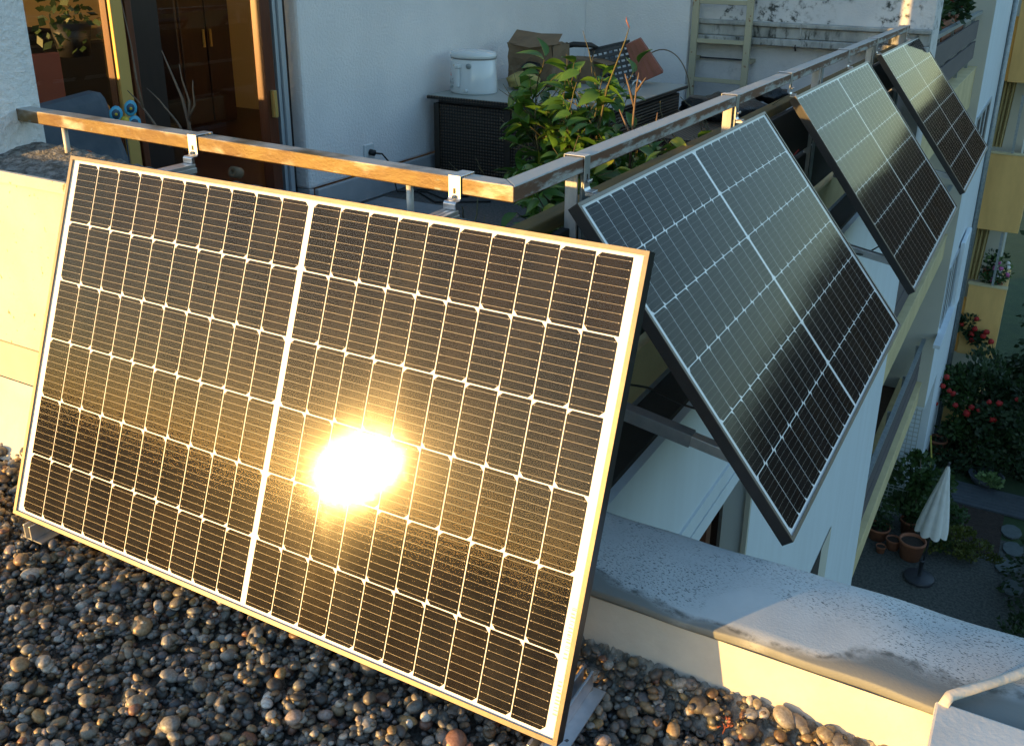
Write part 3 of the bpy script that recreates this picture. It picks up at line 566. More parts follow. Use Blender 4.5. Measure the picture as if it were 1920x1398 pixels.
def hook(x, y, side, lab, first=False):
    """flat strap hooked over the rail with a slotted leg and a foot"""
    wd = .036; b = thing('hook_bracket', lab, 'bracket', (x,y,-.02), 'metal hook brackets over the railing'); th = .003
    if not side:   # over front rail; y = front face of rail
        yf = y
        prof = [(yf+.06,.028),(yf+.06,.0425),(yf-.003,.0425),(yf-.003,-.012),(yf-.008,-.018),(yf-.024,-.018),(yf-.028,-.022),(yf-.028,-.036)]
        P = [(x-wd/2, a, c) for a, c in prof]; Q = [(x+wd/2, a, c) for a, c in prof]
    else:
        xf = 1.3275
        prof = [(xf-.059,.026),(xf-.059,.0425),(xf+.003,.0425),(xf+.003,-.046),(xf+.008,-.054),(xf+.03,-.054)]
        P = [(a, y-wd/2, c) for a, c in prof]; Q = [(a, y+wd/2, c) for a, c in prof]
    n = len(P); vs = P+Q; fs = [(i, i+1, n+i+1, n+i) for i in range(n-1)]
    me = MB().add(vs, fs, M['alu']); o = part('strap', me, b); s_ = o.modifiers.new('thick', 'SOLIDIFY'); s_.thickness = th; s_.offset = 0
    bv = o.modifiers.new('bevel', 'BEVEL'); bv.width = .0015; bv.segments = 2; bv.limit_method = 'ANGLE'
    if not side:
        part('slot', MB().box((x-.0035,y-.0053,-.002), (x+.0035,y-.0047,.012), M['dark_frame']), b)
        part('bolt', MB().tube([(x,y-.0045,-.009),(x,y-.012,-.009)], .005, M['bolt'], 6).tube([(x,y-.012,-.009),(x,y-.018,-.009)], .0025, M['bolt'], 6), b)
        pr = MB()
        for dx in (-.022,-.006,.010): pr.box((x+dx,.045,-.048), (x+dx+.012,y-.020,-.0375), M['alu'])
        pr.box((x-.024,.04,-.064), (x+.024,y-.018,-.0482), M['alu']); part('mounting_rail', pr, b, bevel=.0015)
    else:
        part('slot', MB().box((xf+.0047,y-.003,-.022), (xf+.0053,y+.003,-.008), M['dark_frame']), b)
        part('bolt', MB().tube([(xf+.0045,y,-.026),(xf+.018,y-.003,-.026)], .0055, M['bolt'], 6).tube([(xf+.012,y-.013,-.028),(xf+.014,y+.010,-.024)], .0035, M['bolt'], 6), b)
        part('foot', MB().box((xf+.006,y-.016,-.066), (xf+.045,y+.016,-.0575), M['alu']), b, bevel=.002)
    return b
hook(.222,.246,False,'hook bracket over the front rail beside the bare twigs')
hook(1.158,.206,False,'hook bracket on the front rail nearest its corner')
for y, lab in ((.60,'hook bracket on the side rail nearest the corner'), (1.97,'hook bracket above the far end of the nearest side panel'), (2.80,'gold lit hook bracket beside the orange lit panel corner'), (4.10,'hook bracket above the far end of the middle side panel'), (5.02,'hook bracket at the near end of the farthest side panel'), (6.28,'last hook bracket at the far end of the rail')):
    hook(1.32, y, True, lab)
def strut(y, lab, td=38.):
    tt = math.radians(td); xe = 1.381+.93*math.sin(tt)-.03*math.cos(tt)-.02; ze = -.048-.93*math.cos(tt)-.03*math.sin(tt)
    t = thing('support_strut', lab, 'strut', (1.3,y,-.78), 'aluminium struts bracing the side panels')
    part('outer_profile', MB().bar((1.31,y,-.70), (1.31+(xe-1.31)*.6,y,-.70+(ze+.70)*.6), .042, .042, M['alu_dull']), t, bevel=.002)
    part('inner_profile', MB().bar((1.31+(xe-1.31)*.55,y,-.70+(ze+.70)*.55), (xe,y,ze), .034, .034, M['alu']), t, bevel=.002)
strut(.66,'long adjustable strut under the nearest side panel'); strut(2.86,'strut seen in the gap before the middle side panel'); strut(4.98,'small strut in the gap before the farthest side panel')
strut(2.02,'strut behind the far end of the nearest side panel'); strut(4.22,'strut behind the far end of the middle side panel')
def foot(x, lab):
    t = thing('ground_rail', lab, 'rail', (x,-.2,-1.02), 'aluminium rails under the front panel')
    part('web', MB().box((x-.003,-.385,-1.02), (x+.003,.0-.12,-.975), M['alu']).box((x+.022,-.385,-1.02), (x+.028,-.12,-.975), M['alu']), t, bevel=.001)
    part('base', MB().box((x-.02,-.38,-1.024), (x+.06,-.12,-1.0205), M['alu']), t)
foot(.075,'aluminium rail under the left foot of the front panel'); foot(1.70,'aluminium rail under the right foot of the front panel')

# ================================================================ ROOF EDGE COPING
cp = thing('parapet_coping', 'grey metal coping of the gravel roof edge beside the front panel', 'coping', (2.0,.15,-1.0))
part('upstand', MB().box((1.21,.012,-3.2), (2.75,.30,-.882), M['flashing']).add([(1.21,.006,-.88),(2.75,.006,-.88),(2.75,.0,-1.0),(1.21,.0,-1.0),(1.21,-.03,-1.06),(2.75,-.03,-1.06)], [(0,1,2,3),(3,2,5,4)], M['beige'], True), cp)
def mortar():
    rr = random.Random(6); vs = []; nx, ny = 160, 8
    for j in range(ny+1):
        for i in range(nx+1): t = j/ny; vs.append((1.21+1.21*i/nx, .0-.10*t-.0+rr.uniform(-.004,.004), -.998-.062*t**.8+rr.uniform(-.006,.006)))
    return MB().add(vs, [(j*(nx+1)+i, j*(nx+1)+i+1, (j+1)*(nx+1)+i+1, (j+1)*(nx+1)+i) for j in range(ny) for i in range(nx)], mat('mossy_mortar_fillet', (.42,.40,.36), .95, col2=(.12,.11,.09), nscale=35, contrast=1.3, bump=(120,.8,.01)), True)
part('mortar_fillet', mortar(), cp)
def coping():
    vs = []; fs = []; nx = 90; prof = [(.008,-.874),(.0,-.873),(-.001,-.868),(-.001,-.855),(.002,-.8515),(.05,-.849),(.16,-.846),(.30,-.849),(.318,-.852),(.325,-.860),(.325,-.90)]
    rr = random.Random(1); ph = [rr.uniform(0,6) for _ in range(4)]
    for i in range(nx+1):
        x = 1.205+1.6*i/nx; wv = .0015*math.sin(x*9+ph[0])+.001*math.sin(x*23+ph[1])
        for j, (y, z) in enumerate(prof): vs.append((x, y+(wv*2 if j < 5 else wv), z+(wv if 2 < j < 9 else 0)))
    n = len(prof)
    for i in range(nx):
        for j in range(n-1): fs.append((i*n+j, i*n+j+1, (i+1)*n+j+1, (i+1)*n+j))
    return MB().add(vs, fs, M['coping'], True)
part('sheet', coping(), cp)
cp2 = thing('parapet_coping', 'metal coping with a folded seam crossing the bottom right corner', 'coping', (2.6,-1.0,-1.0))
part('upstand', MB().box((2.44,-5.5,-1.2), (2.75,-.012,-.882), M['beige']), cp2)
part('sheet', MB().box((2.425,-5.5,-.88), (2.79,.0,-.835), mat('pale_coping_sheet', (.62,.60,.57), .7, col2=(.52,.50,.47), nscale=7, bump=(60,.2))), cp2, bevel=.006)
part('seam', MB().tube([(2.44,-.012,-.834),(2.448,.015,-.829),(2.475,.045,-.828),(2.51,.085,-.828),(2.56,.145,-.829),(2.60,.2,-.83),(2.66,.28,-.832)], [.010,.011,.011,.010,.010,.010,.010], M['beige'], 8), cp2)

# ================================================================ GRAVEL (nobody could count it)
def pebbles():
    rs = np.random.RandomState(11)
    def ico(n):
        bm = bmesh.new(); bmesh.ops.create_icosphere(bm, subdivisions=n, radius=1)
        v = np.array([x.co[:] for x in bm.verts]); f = np.array([[y.index for y in x.verts] for x in bm.faces]); bm.free(); return v, f
    I = {1: ico(1), 2: ico(2)}; protos = {1: [], 2: []}
    for n in (1, 2):
        v = I[n][0]
        for k in range(14):
            d = v.copy()
            for q in range(5):
                ax = rs.randn(3); ax /= np.linalg.norm(ax); t = v @ ax
                d = d*(1+(.10*np.tanh(3*(t-rs.uniform(-.3,.6))))[:, None]*rs.choice((-1, 1)))
            protos[n].append(d)
    x0, x1, y0, y1 = -.95, 2.42, -1.75, -.012; cs = .004
    nx, ny = int((x1-x0)/cs)+20, int((y1-y0)/cs)+20; H = np.full((nx, ny), -1.075); yy = y0+(np.arange(ny)-10)*cs; H += np.clip((yy+.15)/.15, 0, 1.1)[None]*.062
    N = 34000; V, F, C = [], [], []; nv = 0
    pal = np.array([(.17,.15,.12),(.20,.15,.09),(.12,.12,.115),(.27,.26,.24),(.07,.065,.06),(.15,.10,.06),(.34,.33,.31),(.16,.085,.06),(.10,.10,.11),(.28,.19,.09),(.14,.135,.125),(.06,.065,.065),(.19,.16,.15),(.40,.39,.37)])
    pw = np.array([12,10,14,9,12,8,5,4,8,4,12,9,7,2.]); pw /= pw.sum()
    tocam = lambda x, y: math.hypot(x-2.42, y+1.74)
    for k in range(N):
        x, y = rs.uniform(x0, x1), rs.uniform(y0, y1)
        r = min(.025, .0068*math.exp(abs(rs.randn())*.50)+.0012*rs.rand()); asp = rs.uniform(.62, 1.); flat = rs.uniform(.45, .8); r2 = r*asp; r3 = r*flat*.9
        ix, iy = int((x-x0)/cs)+10, int((y-y0)/cs)+10; q = max(1, int(r*.7/cs)); w_ = H[ix-q:ix+q+1, iy-q:iy+q+1]
        zb = np.percentile(w_, 55)
        if zb > -1.024+.034*min(1, max(0, (y+.15)/.15)): continue
        z = zb+r3*.75
        a = rs.uniform(0, 2*PI); tl = rs.randn(2)*.22
        R_ = np.array(Matrix.Rotation(a, 3, 'Z') @ Matrix.Rotation(tl[0], 3, 'X') @ Matrix.Rotation(tl[1], 3, 'Y'))
        n = 2 if (r > .0105 and zb > -1.065) else 1; P = protos[n][rs.randint(14)]
        vv = (P*np.array([r, r2, r3])) @ R_.T+np.array([x, y, z]); V.append(vv); F.append(I[n][1]+nv); nv += len(vv)
        c = pal[rs.choice(len(pal), p=pw)]*rs.uniform(.9, 1.7); C.append(np.repeat(np.append(c, 1.)[None], len(vv), 0))
        g = np.arange(-q-1, q+2)*cs; gx, gy = np.meshgrid(g, g, indexing='ij'); dd = 1-(gx**2+gy**2)/(r*r2*1.05)
        Z = np.where(dd > 0, z+r3*np.sqrt(np.maximum(dd, 0)), -9); sub = H[ix-q-1:ix+q+2, iy-q-1:iy+q+2]; np.maximum(sub, Z[:sub.shape[0], :sub.shape[1]], out=sub)
    V = np.concatenate(V); F = np.concatenate(F); C = np.concatenate(C)
    me = bpy.data.meshes.new('gravel'); me.vertices.add(len(V)); me.vertices.foreach_set('co', (V-np.array([.8,-.9,-1.03])).ravel())
    me.loops.add(F.size); me.loops.foreach_set('vertex_index', F.ravel().astype(np.int32)); me.polygons.add(len(F))
    me.polygons.foreach_set('loop_start', np.arange(0, F.size, 3, dtype=np.int32)); me.polygons.foreach_set('loop_total', np.full(len(F), 3, dtype=np.int32))
    me.polygons.foreach_set('use_smooth', np.ones(len(F), dtype=bool)); me.update()
    ca_ = me.color_attributes.new('stone_colour', 'FLOAT_COLOR', 'POINT'); ca_.data.foreach_set('color', C.ravel().astype(np.float32))
    me.materials.append(mat('river_pebble', (.2,.2,.2), .42, col2=(.55,.5,.45), nscale=160, contrast=1.1, bump=(220,.25,.0015), vcol='stone_colour', spec=.5))
    o = bpy.data.objects.new('gravel', me); sc.collection.objects.link(o); o.location = (.8,-.9,-1.03)
    props(o, 'round river pebbles in grey, tan and white covering the flat roof', 'gravel', None, 'stuff')
    print('pebble tris', len(F))
pebbles()
sp = thing('weed', 'tiny red stemmed weed growing at the edge of the gravel', 'weed', (2.03,-.10,-1.03))
part('stem', MB().tube([(2.03,-.10,-1.03),(2.034,-.10,-1.012),(2.03,-.103,-.998)], .0012, M['red_plastic'], 5), sp)
part('stem', MB().tube([(2.034,-.10,-1.012),(2.045,-.10,-1.0)], .001, M['red_plastic'], 5), sp)
part('foliage', foliage((2.035,-.10,-1.0), (.012,.012,.010), 26, .009, M['red_plastic'], 3), sp)
# ================================================================ THINGS ON THE TERRACE
bx = thing('cushion_box', 'big black rattan storage box against the white wall', 'storage box', (-.7,4.5,-1.0))
X0, X1, Y0, Y1 = -1.37, -.10, 3.86, 5.30
part('body', MB().box((X0,Y0,-.98), (X1,Y1,-.455), M['rattan']), bx, bevel=.01)
for x, y in ((X0,Y0-.012),(-.80,Y0-.014),(X1-.04,Y0-.012)): part('post', MB().box((x,y,-1.0), (x+.045,y+.011,-.456), M['rattan_frame']), bx, bevel=.003)
lid = part('lid', MB().box((X0-.03,Y0-.05,-.425), (X1+.05,Y1+.04,-.402), M['rattan']), bx, bevel=.004)
part('lid_top', MB().box((X0-.025,Y0-.045,-.4015), (X1+.045,Y1+.035,-.398), mat('sky_sheen_lid_top', (.34,.36,.33), .4, col2=(.30,.32,.30), nscale=6)), lid)  # sky reflection on the dark lid put into this sheet's colour
part('lid_rim', MB().box((X0+.02,Y0+.02,-.454), (X1-.02,Y1-.02,-.427), M['rattan_frame']), bx)
bx2 = thing('rattan_bench', 'low black rattan bench to the right of the storage box', 'bench', (.2,4.7,-1.0))
part('body', MB().box((-.02,4.05,-.99), (.62,5.6,-.60), M['rattan']), bx2, bevel=.01)
part('top', MB().box((-.04,4.03,-.598), (.64,5.62,-.56), M['rattan']), bx2, bevel=.006)
tb = thing('black_sheet', 'crumpled black plastic sheet heaped by the ladder foot', 'plastic sheet', (.35,4.9,-.56))
part('sheet', MB().ball((.35,5.0,-.50), .2, M['tarp'], 3, .22, 3, (1.5,1.2,.5)).ball((.55,5.35,-.42), .1, M['tarp'], 4, .25, 3, (1.6,.9,.6)), tb)

fy = thing('deep_fryer', 'white deep fryer with rounded lid standing on the rattan box', 'deep fryer', (-1.19,4.09,-.3975))
FX, FY = -1.19, 4.09
part('body', MB().lathe([(0,0),(.166,0),(.172,.012),(.172,.06),(.163,.228),(.158,.235),(0,.235)], M['white_plastic'], (FX,FY,-.3975), 48, 1.0, .86), fy)
part('lid', MB().lathe([(.158,.0),(.168,.004),(.169,.022),(.158,.040),(.11,.050),(0,.054)], M['white_plastic'], (FX,FY,-.159), 48, 1.0, .86), fy)
part('seam', MB().lathe([(.158,0),(.1655,.001),(.1655,.004),(.158,.005)], M['grey_print'], (FX,FY,-.1645), 48, 1.0, .86), fy)
hd = part('handle', MB().box((FX-.05,FY-.182,-.222), (FX-.012,FY-.130,-.192), M['white_plastic']).box((FX-.045,FY-.172,-.35), (FX-.017,FY-.145,-.222), M['white_plastic']), fy, bevel=.008)
part('window', MB().tube([(FX+.045,FY-.146,-.205),(FX+.045,FY-.130,-.205)], .018, M['grey_plastic'], 20), fy)
part('dial', MB().tube([(FX+.03,FY-.160,-.368),(FX+.03,FY-.140,-.368)], .013, M['white_plastic'], 16), fy)
part('screw', MB().tube([(FX-.068,FY-.142,-.205),(FX-.068,FY-.125,-.205)], .008, M['brass_sungold'], 12), fy)
pr = MB()
def ysurf(dx, z): r_ = .1725-(.009)*max(0, (z+.3375))/.168; return FY-.86*math.sqrt(max(0, r_*r_-dx*dx))-.0015
def mark(dx0, dx1, z0, z1, m):
    pr.quad([(FX+dx0,ysurf(dx0,z0),z0),(FX+dx1,ysurf(dx1,z0),z0),(FX+dx1,ysurf(dx1,z1),z1),(FX+dx0,ysurf(dx0,z1),z1)], M[m])
mark(-.135,-.112,-.280,-.273,'red_print'); mark(-.133,-.115,-.268,-.262,'red_print')
for k in range(4): mark(-.140+.016*k,-.134+.016*k,-.335,-.318,'grey_print')
mark(-.142,-.085,-.352,-.348,'grey_print')
for k in range(3): mark(-.105+.006*k,-.100+.006*k,-.310+.004*k,-.300+.004*k,'grey_print')
part('print', pr, fy)
kb = part('slider_knob', MB().tube([(FX-.10,ysurf(-.10,-.35)-.008,-.352),(FX-.10,ysurf(-.10,-.35)+.004,-.352)], .010, M['grey_plastic'], 14), fy)

def crumple(mb, seed, amt):
    rr = random.Random(seed); mb.v = [(x+rr.uniform(-amt,amt), y+rr.uniform(-amt,amt), z+rr.uniform(-amt,amt)) for x, y, z in mb.v]; return mb
def gridbox(lo, hi, n, m):
    mb = MB()
    def face(o, a, b):
        vs = [Vector(o)+Vector(a)*i/n+Vector(b)*j/n for j in range(n+1) for i in range(n+1)]
        mb.add(vs, [(j*(n+1)+i, j*(n+1)+i+1, (j+1)*(n+1)+i+1, (j+1)*(n+1)+i) for j in range(n) for i in range(n)], m)
    x0, y0, z0 = lo; x1, y1, z1 = hi; dx, dy, dz = x1-x0, y1-y0, z1-z0
    face((x0,y0,z0),(dx,0,0),(0,0,dz)); face((x0,y1,z0),(dx,0,0),(0,0,dz)); face((x0,y0,z0),(0,dy,0),(0,0,dz)); face((x1,y0,z0),(0,dy,0),(0,0,dz)); face((x0,y0,z1),(dx,0,0),(0,dy,0)); return mb
bgt = thing('paper_bag', 'crumpled brown paper bag open at the top, leaning on the wall', 'paper bag', (-1.0,4.75,-.3975))
part('body', crumple(gridbox((-1.20,4.60,-.395), (-.84,4.86,-.10), 6, M['kraft']), 3, .011), bgt)
part('flap', crumple(MB().add([(-1.22,4.60,-.10),(-.98,4.52,-.12),(-.80,4.60,-.09),(-.82,4.72,-.02),(-1.0,4.74,-.035),(-1.22,4.74,-.015)], [(0,1,4,5),(1,2,3,4)], M['kraft']), 2, .006), bgt)
cb1 = thing('cardboard_box', 'open cardboard box with dark flaps behind the shrub', 'cardboard box', (-.6,5.0,-.3975))
part('body', MB().box((-.90,4.92,-.395), (-.66,5.14,-.22), M['kraft']), cb1)
part('flap', MB().add([(-.655,4.92,-.225),(-.655,5.14,-.225),(-.54,5.15,-.25),(-.54,4.94,-.25)], [(0,1,2,3)], M['kraft']), cb1)
part('strap', MB().tube([(-.98,4.88,-.20),(-.92,4.90,-.14),(-.83,4.93,-.115),(-.70,4.96,-.115),(-.66,4.97,-.13),(-.70,4.98,-.15)], [.010,.020,.022,.020,.018,.008], M['black_plastic'], 8), cb1, label='black curved strap hanging over the box')
cl = solo('cloth', crumple(MB().ball((-.97,4.42,-.34), .1, M['cloth'], 5, .16, 3, (1.25,1.,.62)), 4, .004), 'crumpled yellow cloth lying in front of the paper bag', 'cloth')
bh = thing('rattan_bowl', 'small black bundle lying on the yellow cloth', 'bundle', (-.98,4.50,-.27))
part('bundle', MB().ball((-.97,4.52,-.25), .06, M['tarp'], 9, .18, 2, (1.2,1,.7)), bh); bh.name = 'black_bundle'
cr = thing('plastic_crate', 'black slatted plastic crate tipped up against the far wall', 'crate', (-.15,5.5,-.3975))
def crate():
    A = Matrix.Translation((-.40,5.16,-.385)) @ Matrix.Rotation(math.radians(114), 4, 'Z') @ Matrix.Rotation(math.radians(14), 4, 'Y') @ Matrix.Rotation(math.radians(-14), 4, 'X')
    mb = MB()
    for k in range(7): mb.box((0,0,.02+.042*k), (.012,.30,.045+.042*k), M['black_plastic'], A)
    for k in range(8): mb.box((.013,.0+.04*k,0), (.020,.014+.04*k,.31), M['black_plastic'], A)
    for k in range(6): mb.box((.02,.0,.02+.05*k), (.20,.006,.05+.05*k), M['black_plastic'], A)
    mb.box((0,0,.30), (.2,.30,.315), M['black_plastic'], A); return mb, A
cm, CA = crate(); part('slats', cm, cr)
part('rim', MB().box((-.003,-.01,-.002), (.02,.31,.012), M['black_plastic'], CA).box((-.003,-.01,.305), (.02,.31,.32), M['black_plastic'], CA), cr, bevel=.003)
rp = thing('plant_trough', 'red brown plastic plant trough standing on end beside the crate', 'trough', (.1,5.4,-.3975))
CB = Matrix.Translation((-.36,5.10,-.39)) @ Matrix.Rotation(math.radians(20), 4, 'Z') @ Matrix.Rotation(math.radians(-26), 4, 'Y')
part('body', MB().add([(CB @ Vector(p)) for p in ((0,0,0),(.20,0,0),(.14,.02,.30),(.02,.02,.30),(0,.14,0),(.20,.14,0),(.14,.12,.30),(.02,.12,.30))], [(0,1,2,3),(4,7,6,5),(0,4,5,1),(3,2,6,7),(0,3,7,4),(1,5,6,2)], M['red_plastic']), rp, bevel=.006)
rb = MB()
for k in range(3): rb.add([(CB @ Vector(p)) for p in ((.045+.045*k,-.006,.005),(.053+.045*k,-.006,.005),(.050+.038*k,.012,.295),(.044+.038*k,.012,.295),(.045+.045*k,.004,.005),(.053+.045*k,.004,.005),(.050+.038*k,.022,.295),(.044+.038*k,.022,.295))], [(0,1,2,3),(4,7,6,5),(0,4,5,1),(3,2,6,7),(0,3,7,4),(1,5,6,2)], M['terracotta'])
part('rib', rb, rp)
solo('ring_handle', MB().tube([(-.33+.035*math.cos(a), 5.0, -.385+.035*math.sin(a)) for a in [PI*k/10-.2 for k in range(12)]], .008, M['white_plastic'], 8), 'small white plastic ring in front of the plant trough', 'ring')
solo('wire_hoop', MB().tube([(-.52+.26*math.cos(a), 6.0, -.62+.40*math.sin(a)) for a in [PI*k/24 for k in range(25)]], .005, M['kraft'], 6), 'thin wire hoop arching in front of the far wall', 'hoop')
solo('watering_tube', MB().lathe([(0,0),(.03,0),(.045,.2),(.04,.2),(.028,.01)], M['zinc'], (-.72,5.40,-.3975), 20), 'pale metal beaker standing behind the shrub on the box', 'beaker')
tr = thing('tool_tray', 'dark tray of small tools on the back of the box', 'tray', (-.45,5.2,-.3975))
part('tray', MB().box((-.95,5.12,-.397), (-.68,5.28,-.34), M['black_plastic']), tr, bevel=.01)
for k in range(5): part('tool', MB().tube([(-.92+.05*k,5.14,-.335),(-.90+.05*k,5.26,-.325)], .008, M['grey_plastic' if k % 2 else 'cloth'], 6), tr)
# wall socket
ws = thing('wall_socket', 'white wall socket with a black plug low on the wall', 'socket', (-1.45,3.2,-.70))
part('plate', MB().box((-1.4495,3.15,-.745), (-1.435,3.25,-.645), M['white_plastic']), ws, bevel=.004)
part('plug', MB().tube([(-1.434,3.2,-.695),(-1.40,3.205,-.70)], .02, M['black_plastic'], 14), ws)
solo('power_cable', MB().tube([(-1.40,3.205,-.70),(-1.375,3.25,-.71),(-1.37,3.32,-.78),(-1.375,3.36,-.88),(-1.36,3.38,-.985),(-1.2,3.5,-.992),(-1.0,3.4,-.992),(-.9,3.55,-.992),(-1.1,3.66,-.992),(-1.3,3.5,-.992),(-1.0,3.3,-.992),(-.7,3.5,-.992)], .006, M['cable'], 6), 'black power cable dropping from the plug to the floor', 'cable')
solo('paving_slab', MB().box((-1.30,2.5,-.999), (-.75,3.15,-.96), M['slab']), 'loose blue grey slab on the terrace floor', 'paving slab', bevel=.006)
# ladder
ld = thing('ladder', 'cream painted metal ladder fixed to the stained wall', 'ladder', (-.18,6.45,-1.0))
for x in (-.415, .055): part('stile', MB().box((x-.028,6.425,-1.0), (x+.028,6.46,.9), M['ladder']), ld, bevel=.003)
for z in (-.82,-.49,-.165,.155,.475): part('rung', MB().box((-.386,6.43,z-.024), (.026,6.455,z+.012), M['ladder']), ld, bevel=.003)
part('wall_bracket', MB().box((-.45,6.461,-.34), (-.40,6.619,-.31), M['ladder']).box((.04,6.461,-.34), (.09,6.619,-.31), M['ladder']).box((-.399,6.58,-.33), (.039,6.60,-.318), M['iron']), ld)
# left corner: cushion and toy flower
cu = thing('seat_cushion', 'grey blue outdoor cushion propped in the corner by the window', 'cushion', (-1.1,.9,-.9))
def cushion(c, w_, h_, t_, rot):
    vs = []; fs = []; n = 12
    for sgn in (1, -1):
        for j in range(n+1):
            for i in range(n+1):
                u, v = i/n*2-1, j/n*2-1; b_ = (1-u**4)*(1-v**4)
                vs.append(rot @ Vector((sgn*t_*(b_**.5), u*w_*(1-.03*(1-abs(v))), v*h_))+Vector(c))
    for s_ in range(2):
        o = s_*(n+1)**2
        for j in range(n):
            for i in range(n): a = o+j*(n+1)+i; fs.append((a, a+1, a+n+2, a+n+1))
    return MB().add(vs, fs, M['denim'], True)
part('back_cushion', MB().box((-.06,-.27,-.32),(.06,.27,.30), M['denim'], Matrix.Translation((-1.12,.80,-.34)) @ Matrix.Rotation(math.radians(-14), 4, 'Y') @ Matrix.Rotation(.10, 4, 'X')), cu, bevel=.05)
part('seat_pad', cushion((-1.0,.80,-.66), .30, .30, .07, Matrix.Rotation(math.radians(80), 3, 'Y')), cu)
solo('garden_chair', MB().box((-1.3,.5,-.99), (-.75,1.1,-.74), M['dark_fabric']), 'dark chair base under the grey blue cushion', 'chair', bevel=.02)
def toy_flower(c, s_, petals, lab, m1, m2):
    t = thing('toy_flower', lab, 'toy flower', c, 'toy flowers on sticks'); c = Vector(c)
    for k, (a, b) in enumerate(petals):
        p = c+Vector((a[0]*s_, a[1]*s_, a[2]*s_)); q = part('petal', MB().ball(p, .030*s_, M[m1], k, .03, 2, (.25,1,1)), t)
        part('inner_petal', MB().ball(p+Vector((.004,-.004,0)), .020*s_, M[m2], k, .03, 2, (.3,1,1)), q)
        part('centre', MB().ball(p+Vector((.009,-.008,0)), .007*s_, M['yel_pl'], k, 0, 1), q)
    part('heart', MB().ball(c+Vector((.008,-.004,-.028*s_)), .017*s_, M['yel_pl'], 1, 0, 2), t)
    part('stick', MB().tube([c+Vector((0,0,-.04)), (c.x,c.y,-.9)], .003, M['iron'], 5), t)
toy_flower((-1.0,.995,-.105), 1.15, (((0,-.030,.0),0), ((0,.036,.012),0), ((0,.045,-.045),0)), 'blue petalled toy flower with yellow hearts above the front rail', 'blue_pl', 'blue_dk')
toy_flower((-1.0,.80,-.255), .9, (((0,0,0),0),), 'small red toy flower just above the panel corner', 'red_plastic', 'red_flower')
rlr = thing('fabric_roll', 'rolled pale mat lying behind the bracket', 'roll', (-.9,1.5,-.42))
part('roll', MB().lathe([(.010,0),(.027,0),(.027,.05),(.010,.05),(.010,0)], M['kraft'], (0,0,0), 24, X=Matrix.Translation((-.93,1.55,-.46)) @ Matrix.Rotation(math.radians(70), 4, 'X')), rlr)
# bare twigs
tw = thing('bare_shrub', 'leafless brown twigs standing behind the front rail', 'shrub', (-.30,.95,-1.0))
tm = MB(); base = Vector((-.40,.80,-.15))
def twig(pts, r0_): tm.tube(pts, [r0_*(1-.75*i/(len(pts)-1)) for i in range(len(pts))], M['twig'], 6)
twig([(-.36,.8,-1.0),(-.39,.79,-.5),(-.40,.80,-.15)], .011)
twig([base,(-.392,.79,-.06),(-.40,.78,.03),(-.43,.77,.12),(-.455,.76,.20)], .008)
twig([(-.392,.79,-.06),(-.375,.79,.02),(-.39,.78,.10),(-.385,.77,.155)], .005); twig([(-.395,.79,-.05),(-.35,.79,.01),(-.34,.78,.07),(-.335,.78,.10)], .005)
twig([base,(-.44,.78,-.06),(-.50,.76,.02),(-.545,.75,.06)], .005); twig([(-.48,.77,-.155),(-.56,.76,-.05),(-.605,.75,.01),(-.64,.74,.045)], .006)
twig([(-.585,.755,-.02),(-.595,.75,.09),(-.60,.75,.21),(-.625,.75,.38)], .005); twig([(-.40,.80,-.15),(-.37,.78,-.14),(-.34,.78,-.11)], .004); twig([(-.40,.80,-.18),(-.43,.78,-.15),(-.44,.78,-.10)], .004)
part('twig', tm, tw)
part('pot', MB().lathe([(0,0),(.11,0),(.14,.26),(.125,.26),(.12,.22),(0,.22)], M['black_plastic'], (-.36,.8,-1.0)), tw)

# citrus shrub ---------------------------------------------------
cs_ = thing('citrus_shrub', 'big leafy citrus shrub growing behind the railing corner', 'shrub', (.62,1.95,-1.0))
WL = [leaf_mesh('leaf', .082, .050, M['leaf']).mesh('leaf'), leaf_mesh('leaf', .064, .037, M['leaf'], .3, .35).mesh('leaf'), leaf_mesh('leaf', .092, .055, M['leaf'], .2, .45).mesh('leaf'), leaf_mesh('leaf', .085, .045, M['leaf_yellow'], .3, .5).mesh('leaf')]
part('pot', MB().lathe([(0,0),(.15,0),(.19,.30),(.20,.30),(.20,.33),(.175,.33),(.165,.28),(0,.28)], mat('blue_glazed_pot', (.05,.12,.20), .3), (.62,1.95,-1.0)), cs_)
part('soil', MB().lathe([(0,.29),(.165,.29)], M['soil'], (.62,1.95,-1.0)), cs_)
sm_ = MB(); leaves = []; rr = random.Random(21)
def branch(p, d, L_, r_, depth):
    p = Vector(p); d = Vector(d).normalized(); pts = [p.copy()]; n = 5
    for i in range(n):
        d = (d+Vector((rr.uniform(-.22,.22), rr.uniform(-.22,.22), rr.uniform(-.10,.2)))).normalized(); p = p+d*L_/n; pts.append(p.copy())
    sm_.tube(pts, [r_*(1-.6*i/n) for i in range(n+1)], M['stem'], 6)
    for i in range(1, n+1):
        if depth > 0 and i >= 2:
            for _ in range(2 if depth == 2 else 1):
                dd = (d*.6+Vector((rr.uniform(-1,1), rr.uniform(-1,1), rr.uniform(-.35,.75)))).normalized(); branch(pts[i], dd, L_*rr.uniform(.45,.72), r_*.5, depth-1)
        if depth <= 1:
            for _ in range(3 if depth else 3):
                ld_ = (d*.4+Vector((rr.uniform(-1,1), rr.uniform(-1,1), rr.uniform(-.75,.5)))).normalized(); q = pts[i-1].lerp(pts[i], rr.random()); leaves.append((q, ld_, rr.uniform(-.7,.7), rr.uniform(.75,1.2)))
root = Vector((.66,1.93,-.74))
